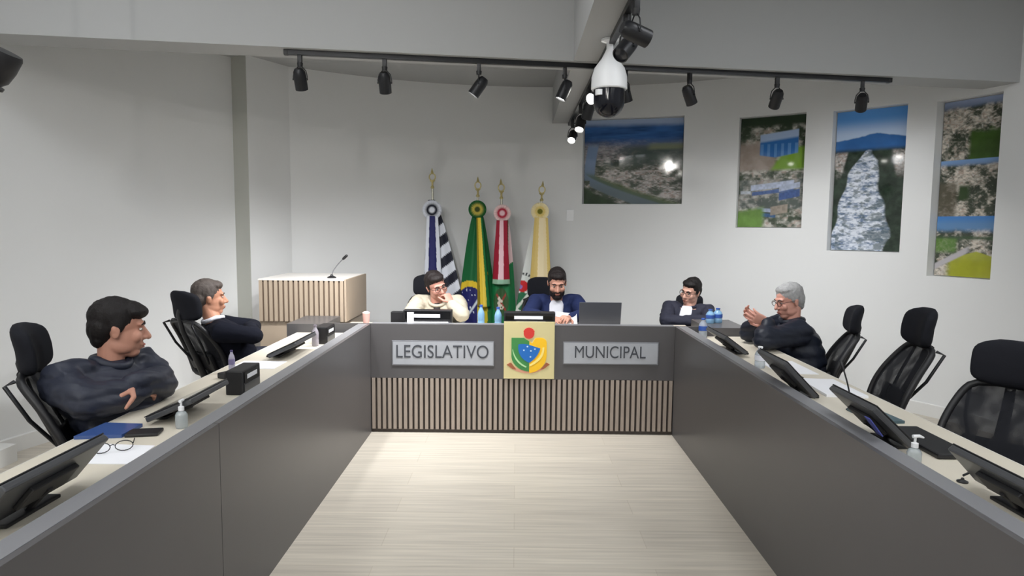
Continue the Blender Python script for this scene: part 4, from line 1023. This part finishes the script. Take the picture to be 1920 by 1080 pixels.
def person(label, J, look, opt):
    """J: joints in world space; look: head facing/up; opt: colours and extras"""
    root_loc = V((J['pelvis'][0], J['pelvis'][1], 0))
    s = opt.get('s', 1.0); hs = opt.get('hs', .95) 
    M = headM(J['head'], look[0], look[1], hs)
    P, Cc, Nk = V(J['pelvis']), V(J['chest']), V(J['neck'])
    sh = {k: V(J['sh' + k]) for k in 'LR'}; el = {k: V(J['el' + k]) for k in 'LR'}; wr_ = {k: V(J['wr' + k]) for k in 'LR'}
    side = (sh['L'] - sh['R']).normalized(); front = side.cross(V((0, 0, 1))); front = -front if front.dot(V(opt['face'])) < 0 else front
    front.z = 0; front.normalize()
    hips = {'L': P + side * .09, 'R': P - side * .09}
    kn = {k: V(J.get('kn' + k, hips[k] + V(opt['face']).normalized() * .40 + V((0, 0, -.02)))) for k in 'LR'}
    an = {k: V(J.get('an' + k, V((kn[k].x, kn[k].y, .09)) + V(opt['face']) * .02)) for k in 'LR'}
    skull_base = M @ V((0, .03, -.06))
    sw = (sh['L'] - sh['R']).length / 2
    mid_sh = (sh['L'] + sh['R']) / 2
    def torso(bm, g):
        up = (Nk - P).normalized(); dep = side.cross(up).normalized()
        a = P + V((0, 0, -.04))
        loft(bm, [(a, side * (.15 + g), dep * (.10 + g)), (P + (Cc - P) * .2, side * (.165 + g), dep * (.125 + g)), (P + (Cc - P) * .6, side * (.165 + g), dep * (.125 + g)), (Cc, side * (sw * .9 + g), dep * (.12 + g)),
                  (Cc * .35 + mid_sh * .65, side * (sw * .95 + g), dep * (.10 + g)), (mid_sh + up * .025, side * (sw * .72 + g * .7), dep * (.075 + g * .7)), (Nk, side * (.058 + g * .4), dep * (.058 + g * .4)), (Nk + up * .012, side * (.05 + g * .3), dep * (.05 + g * .3))], 24)
    # --- body
    bm = new(); torso(bm, -.012)
    for k in 'LR':
        limb(bm, [mid_sh + (sh[k] - mid_sh) * .7, sh[k], sh[k] * .5 + el[k] * .5, el[k]], [.05, .05, .042, .036])
        limb(bm, [el[k], el[k] * .6 + wr_[k] * .4, wr_[k]], [.036, .036, .025])
        limb(bm, [hips[k], hips[k] * .5 + kn[k] * .5, kn[k]], [.082, .07, .052]); limb(bm, [kn[k], kn[k] * .6 + an[k] * .4, an[k]], [.05, .05, .035])
        limb(bm, [an[k] + V((0, 0, -.03)), an[k] + V(opt['face']).normalized() * .14 + V((0, 0, -.055))], [.035, .03])
        hd = J['hand' + k]; hand(bm, wr_[k], hd[0], hd[1], (1 if k == 'L' else -1) * hd[3] if len(hd) > 3 else (1 if k == 'L' else -1), hd[2], opt.get('hands', .95), hd[4] if len(hd) > 4 else .12)
    limb(bm, [Nk - (Nk - mid_sh) * .3, Nk, skull_base, M @ V((0, .01, -.02))], [.058, .051, .049, .046], 18)
    head_parts(bm, M, hs, opt.get('wide', 1.0))
    bmesh.ops.translate(bm, verts=bm.verts, vec=-root_loc)
    body = organic('person', bm, skin(opt['skinname'], opt['skin']), None, opt.get('vox', .0048), 2)
    body.location = root_loc; tag(body, label, 'person')
    T = Matrix.Translation(-root_loc); ML = T @ M
    def part(name, bm_, m, vox, smooth=3, disp=None):
        bmesh.ops.translate(bm_, verts=bm_.verts, vec=-root_loc); return organic(name, bm_, m, body, vox, smooth, disp)
    # lips, eyes, brows
    bm = new(); hE(bm, ML, (0, -.0935, -.067), (.022, .007, .0045)); hE(bm, ML, (0, -.0905, -.077), (.018, .007, .005)); obj('mouth', bm, LIP, body, 60)
    for sx in (-1, 1):
        bm = new(); hE(bm, ML, (sx * .031, -.0775, .0), (.0125, .007, .0058)); e = obj('eye', bm, EYEW, body, 60)
        bm = new(); hE(bm, ML, (sx * .031, -.0815, -.0005), (.0065, .004, .0054)); obj('iris', bm, IRIS, e, 60)
        bm = new(); tube(bm, [ML @ V((sx * .013, -.0905, .021)), ML @ V((sx * .03, -.0895, .027)), ML @ V((sx * .05, -.079, .02))], [.0035 * hs, .0045 * hs, .0025 * hs], 8); obj('eyebrow', bm, opt['browm'], body, 60)
    # --- hair
    bm = new()
    for c, r, *ro in opt['hair']: hE(bm, M, c, r, ro[0] if ro else None, 28)
    part('hair', bm, opt['hairm'], .005, 2, lambda co, no: .004 * (fbm(co[:, 0] * 60, co[:, 1] * 60 + co[:, 2] * 25, 5, 3) - .5) * 2)
    if 'beard' in opt:
        bm = new()
        for c, r in opt['beard']: hE(bm, M, c, r)
        part('beard', bm, opt['hairm'], .0045, 2)
    # --- clothes
    g = opt.get('bulk', .018)
    bm = new(); torso(bm, g - .005)
    for k in 'LR':
        e2 = el[k]; limb(bm, [mid_sh + (sh[k] - mid_sh) * .6, sh[k], sh[k] * .5 + e2 * .5, e2], [.055 + g, .056 + g, .046 + g, .042 + g * .9], 16)
        cu = e2 * .12 + wr_[k] * .88; limb(bm, [e2, e2 * .6 + cu * .4, cu], [.042 + g * .9, .041 + g * .8, .033 + g * .55], 16)
    jm = opt['jacketm']
    jk = part(opt.get('topname', 'jacket'), bm, jm, .0075, 4, fold_disp(opt.get('fold', .008), opt.get('seed', 1), opt.get('quilt')))
    # collar
    if opt.get('collar'):
        cm, r0, hh = opt['collar']
        bm = new(); upn = (skull_base - Nk).normalized(); dep = side.cross(upn).normalized(); fr = V(opt['face']).normalized()
        pts = []
        for q in range(25):
            a = 2 * PI * q / 24; pts.append(Nk + upn * (.012 + hh * .3) + (side * math.cos(a) + dep * math.sin(a)) * r0 - fr * .0 - upn * .03 * max(0, (side * math.cos(a) + dep * math.sin(a)).dot(fr)))
        tube(bm, pts, hh * .5, 10, flat=((side + dep * .001), 1)); part('collar', bm, cm, .006, 3)
    if opt.get('shirt'):
        bm = new(); up = (Nk - P).normalized(); fr = V(opt['face']); fr.z = 0; fr.normalize(); f2 = (fr - up * fr.dot(up)).normalized()
        top = Nk + f2 * .055 + up * .0; sx_ = opt['shirt'][2] if len(opt['shirt']) > 2 else 0; top = top + f2 * sx_; lo = Cc * .6 + P * .4 + f2 * (.135 + g + sx_); md = Cc * .6 + mid_sh * .4 + f2 * (.115 + g + sx_)
        w_ = opt['shirt'][1]
        loft(bm, [(lo, side * w_ * .35, f2 * .014), (lo * .4 + md * .6 + f2 * .006, side * w_ * .7, f2 * .02), (md, side * w_, f2 * .022), (top, side * w_ * 1.05, f2 * .03), (top + up * .03 - f2 * .01, side * w_ * .8, f2 * .02)], 16)
        part('shirt', bm, opt['shirt'][0], .006, 2)
    bm = new(); a = P + V((0, 0, -.05))
    loft(bm, [(a, side * .165, front * .13), (P, side * .175, front * .14), (P + V((0, 0, .08)), side * .165, front * .13)], 20)
    for k in 'LR':
        limb(bm, [hips[k], hips[k] * .5 + kn[k] * .5, kn[k]], [.095, .085, .066]); limb(bm, [kn[k], kn[k] * .5 + an[k] * .5, an[k]], [.066, .062, .055])
    part('trousers', bm, mat('dark_trousers', (38, 40, 50), .8, 0, .2), .012, 3)
    for k in 'LR':
        bm = new(); f_ = V(opt['face']).normalized(); limb(bm, [an[k] + V((0, 0, -.045)) - f_ * .03, an[k] + V((0, 0, -.05)) + f_ * .06, an[k] + f_ * .15 + V((0, 0, -.06))], [.04, .042, .03]); part('shoe', bm, mat('shoe_black', (22, 20, 20), .4), .007, 2)
    if opt.get('glasses'):
        gm = opt['glasses']; bm = new()
        for sx in (-1, 1):
            tube(bm, [ML @ V((sx * .032 + .025 * math.cos(q * PI / 8), -.097, .0 + .019 * math.sin(q * PI / 8))) for q in range(17)], .0022 * hs, 6)
            tube(bm, [ML @ V((sx * .057, -.096, .004)), ML @ V((sx * .074, -.06, .006)), ML @ V((sx * .08, .01, .004))], .002 * hs, 6)
        tube(bm, [ML @ V((-.008, -.098, .004)), ML @ V((0, -.101, .007)), ML @ V((.008, -.098, .004))], .002 * hs, 6)
        obj('glasses', bm, gm, body)
    return body
def hairmat(n, rgb): return mat(n, rgb, .6, 0, .3, bump=(180, .6, .004), var=(60, .25))
HB = hairmat('hair_black', (24, 20, 20)); HBR = hairmat('hair_grey_brown', (84, 76, 72)); HG = hairmat('hair_silver', (158, 158, 158)); HD_ = hairmat('hair_dark', (36, 30, 30))
NAVYP = mat('navy_nylon', (38, 42, 56), .5, 0, .4, bump=(18, .35, .01)); BLKW = mat('black_wool', (18, 20, 30), .9, 0, .15, bump=(200, .25, .002)); CREAMJ = mat('cream_cloth', (192, 184, 166), .85, 0, .2, bump=(40, .25, .004))
NAVYS = mat('navy_suit', (36, 46, 84), .8, 0, .2, bump=(150, .15, .002)); DKJ = mat('charcoal_jacket', (46, 47, 60), .75, 0, .25, bump=(25, .3, .006)); BLKP = mat('black_puffer', (24, 29, 42), .5, 0, .35, bump=(30, .3, .006)); SHIRTW = mat('white_shirt', (228, 228, 236), .7)
full = [((0, .024, .048), (.081, .098, .084)), ((0, .062, .0), (.074, .058, .075)), ((0, -.030, .082), (.067, .056, .035)), ((.0, .07, -.045), (.058, .034, .045))]
side_b = [((sx * .068, .012, .022), (.014, .03, .045)) for sx in (-1, 1)]
# 1 black-haired man, arms crossed on the left desk
person('person with black hair in a dark jacket, arms crossed, nearest on the left', dict(
    pelvis=(-1.62, 2.79, .575), knL=(-1.27, 2.84, .56), knR=(-1.27, 2.64, .56), anL=(-1.42, 2.84, .09), anR=(-1.42, 2.62, .09), chest=(-1.715, 2.76, .80), neck=(-1.695, 2.765, .915), head=(-1.665, 2.785, 1.065),
    shR=(-1.775, 2.575, .875), shL=(-1.655, 2.925, .865), elR=(-1.635, 2.49, .825), elL=(-1.545, 2.86, .815), wrR=(-1.52, 2.70, .815), wrL=(-1.535, 2.645, .86),
    handR=((-.6, .5, -.15), (-.4, 0, -1), .4), handL=((-.25, -.6, -.14), (-.5, .1, -1), .35)),
    ((.86, .50, -.10), (-.05, 0, 1)), dict(face=(.93, -.30, 0), skinname='skin_tan', skin=(192, 140, 120), hair=full + side_b + [((.0, -.05, .072), (.072, .052, .034))], hairm=HB, browm=HB, jacketm=NAVYP,
    bulk=.034, fold=.015, seed=4, collar=(NAVYP, .064, .04), hs=1.0, quilt=(.065, .007)))
# 2 man in black sweater
person('person with grey-brown hair in a black sweater over a white collar', dict(
    pelvis=(-1.86, 4.46, .575), chest=(-1.92, 4.38, .76), neck=(-1.985, 4.36, .875), head=(-2.015, 4.38, 1.025),
    shR=(-1.86, 4.18, .83), shL=(-2.08, 4.52, .83), elR=(-1.655, 4.20, .80), elL=(-1.82, 4.60, .80), wrR=(-1.78, 4.42, .83), wrL=(-1.74, 4.38, .82),
    handR=((-.5, .5, -.3), (-.3, 0, -1), .5), handL=((-.6, -.3, -.4), (0, 0, -1), .5)),
    ((.84, .52, .0), (-.08, -.02, 1)), dict(face=(.7, .7, 0), skinname='skin_ruddy', skin=(192, 138, 112), hair=full + side_b, hairm=HBR, browm=HBR, jacketm=BLKW, topname='sweater', bulk=.014, fold=.006, seed=9,
    collar=(SHIRTW, .060, .03)))
# 3 man in cream jacket, chin on hand
person('person with glasses in a cream jacket, resting his chin on one hand', dict(
    pelvis=(-.66, 5.62, .575), chest=(-.65, 5.52, .76), neck=(-.645, 5.47, .875), head=(-.65, 5.42, 1.025),
    shR=(-.80, 5.52, .865), shL=(-.48, 5.48, .865), elR=(-.84, 5.26, .81), elL=(-.43, 5.24, .81), wrR=(-.68, 5.18, .80), wrL=(-.51, 5.27, .895),
    handR=((.9, -.2, 0), (0, 0, -1), .3), handL=((-.42, .30, .75), (-.6, .5, 0), 1.15, 1)),
    ((.55, -.80, -.22), (-.30, -.1, .95)), dict(face=(.05, -1, 0), skinname='skin_rose', skin=(204, 148, 132), hair=full + side_b, hairm=HD_, browm=HD_, jacketm=CREAMJ, bulk=.024, fold=.012, seed=12,
    shirt=(mat('dark_tee', (50, 46, 48), .8), .03), collar=(CREAMJ, .066, .03), glasses=BLACKM))
# 4 bearded man in navy suit
person('person with a dark beard in a navy suit and white shirt, reading', dict(
    pelvis=(.32, 5.74, .575), chest=(.33, 5.65, .77), neck=(.335, 5.59, .89), head=(.335, 5.525, 1.05),
    shR=(.165, 5.63, .875), shL=(.505, 5.63, .875), elR=(.10, 5.40, .80), elL=(.57, 5.40, .80), wrR=(.27, 5.20, .79), wrL=(.41, 5.20, .80),
    handR=((.35, -.8, .1), (.5, 0, -1), .5), handL=((-.3, -.8, .15), (-.4, 0, -1), .5)),
    ((.02, -.93, -.36), (0, -.3, .95)), dict(face=(0, -1, 0), skinname='skin_olive', skin=(200, 148, 128), hair=full + side_b, hairm=HD_, browm=HD_, jacketm=NAVYS, bulk=.018, fold=.006, seed=15,
    shirt=(SHIRTW, .058), beard=[((0, -.062, -.105), (.046, .036, .034)), ((.046, -.02, -.078), (.022, .048, .042)), ((-.046, -.02, -.078), (.022, .048, .042)), ((0, -.091, -.053), (.03, .011, .008)), ((.028, -.075, -.075), (.012, .018, .03)), ((-.028, -.075, -.075), (.012, .018, .03))]))
# 5 young man with crossed arms
person('person with short dark hair and glasses, arms crossed, at the far right end', dict(
    pelvis=(1.46, 5.66, .56), chest=(1.45, 5.64, .72), neck=(1.455, 5.64, .835), head=(1.465, 5.63, .98),
    shR=(1.30, 5.70, .825), shL=(1.60, 5.58, .815), elR=(1.23, 5.48, .745), elL=(1.56, 5.40, .745), wrR=(1.42, 5.38, .755), wrL=(1.36, 5.42, .77),
    handR=((.6, .5, -.2), (0, 0.5, -1), .5), handL=((-.5, .6, -.3), (0, 0, -1), .5)),
    ((-.72, -.66, -.2), (.22, -.05, .97)), dict(face=(-.45, -.9, 0), skinname='skin_fair', skin=(212, 164, 146), hair=full + side_b, hairm=HB, browm=HB, jacketm=DKJ, bulk=.013, fold=.013, seed=21, hs=.9, s=.95,
    shirt=(SHIRTW, .048, .02), collar=(DKJ, .068, .028), glasses=BLACKM))
# 6 grey-haired man, hands raised
person('person with silver hair and glasses in a black padded jacket, hands raised', dict(
    pelvis=(1.93, 4.46, .575), chest=(1.88, 4.46, .76), neck=(1.845, 4.47, .885), head=(1.815, 4.47, 1.03),
    shL=(1.83, 4.31, .84), shR=(1.85, 4.63, .845), elL=(1.555, 4.17, .81), elR=(1.57, 4.48, .81), wrL=(1.615, 4.27, .905), wrR=(1.60, 4.40, .915),
    handL=((-.85, .15, .35), (.2, .9, .4), .3, 1, .16), handR=((-.85, -.1, .36), (.1, -.8, .5), .4, 1, .16)),
    ((-.93, -.20, -.22), (-.12, 0, 1)), dict(face=(-.98, -.1, 0), skinname='skin_pink', skin=(204, 150, 134), hair=full[:2] + full[3:] + side_b + [((0, -.022, .084), (.066, .05, .034))], hairm=HG, browm=HBR, jacketm=BLKP, bulk=.028, fold=.01, seed=30, hs=.92, vox=.0042,
    collar=(BLKP, .066, .04), quilt=(.075, .009), glasses=mat('brown_frames', (70, 44, 38), .4)))
# ------------------------------------------------------------------ ceiling lamps and light
PANELM = mat('lamp_diffuser', (255, 255, 255), .5, emit=((247, 251, 255), 5.0))
def panel(x, y, w, d, label, gp='square ceiling panels'):
    root = thing('ceiling_light', label, 'ceiling light', (x, y, ZC), 0, gp)
    bm = new(); bx(bm, (-w / 2 - .02, -d / 2 - .02, -.02), (w / 2 + .02, d / 2 + .02, -.0005), .003); obj('frame', bm, WHITE, root)
    bm = new(); bx(bm, (-w / 2, -d / 2, -.023), (w / 2, d / 2, -.0205)); obj('diffuser', bm, PANELM, root)
k = 0
for y in (-2.4, -.6, 1.1, 2.7):
    for x in (-2.2, -.7, 1.5, 2.9):
        nm = ('first', 'second', 'third', 'fourth')[(-2.4, -.6, 1.1, 2.7).index(y)]; nx_ = {-2.2: 'far left', -.7: 'left of the beam', 1.5: 'right of the beam', 2.9: 'far right'}[x]
        panel(x, y, .6, .6, 'square ceiling light, %s row from the front wall, %s' % (nm, nx_))
# small bright ceiling lamps whose reflections show in the glossy prints
def mirrored(px):
    p, tn, n = wall_hit(1188, 303); d = ray(*px); o = V((0, 0, H)); q = p - n * ND; w_ = o + d * ((q - o).dot(n) / d.dot(n))
    r = d - n * 2 * d.dot(n); return w_ + r * ((-1.5 - w_.y) / r.y)
LAMPS = [mirrored((1158, 288)), mirrored((1258, 312))]
BULB = mat('bulb_lit', (255, 255, 255), .4, emit=((255, 252, 246), 380))
for x, y, lz_, lb_ in ((LAMPS[0].x, LAMPS[0].y, LAMPS[0].z, 'round ceiling lamp whose glare shows left of centre in the town picture'), (LAMPS[1].x, LAMPS[1].y, LAMPS[1].z, 'round ceiling lamp whose glare shows at the right of the town picture')):
    z = lz_ ; root = thing('round_lamp', lb_, 'ceiling light', (x, y, ZC))
    bm = new(); lathe(bm, [(.04, 0), (.04, -.012), (.008, -.016), (.008, z - ZC + .03)], 16); obj('rod', bm, WHITE, root, 40)
    M = Matrix.Translation((0, 0, z - ZC)) @ frame_z(V((.25, 1, -.12))).to_4x4()
    bm = new(); lathe(bm, [(0, -.05), (.05, -.045), (.075, -.01), (.075, .03), (.065, .032)], 24, M); obj('shade', bm, WHITE, root, 40)
    bm = new(); lathe(bm, [(.06, .031), (.05, .04), (0, .043)], 24, M); obj('bulb', bm, BULB, root, 60)
w = bpy.data.worlds.new('world'); S.world = w; w.use_nodes = True
w.node_tree.nodes['Background'].inputs['Color'].default_value = (.9, .95, 1, 1); w.node_tree.nodes['Background'].inputs['Strength'].default_value = .3
S.view_settings.view_transform = 'Standard'; S.view_settings.look = 'None'; S.view_settings.gamma = 1; S.view_settings.exposure = 0.94
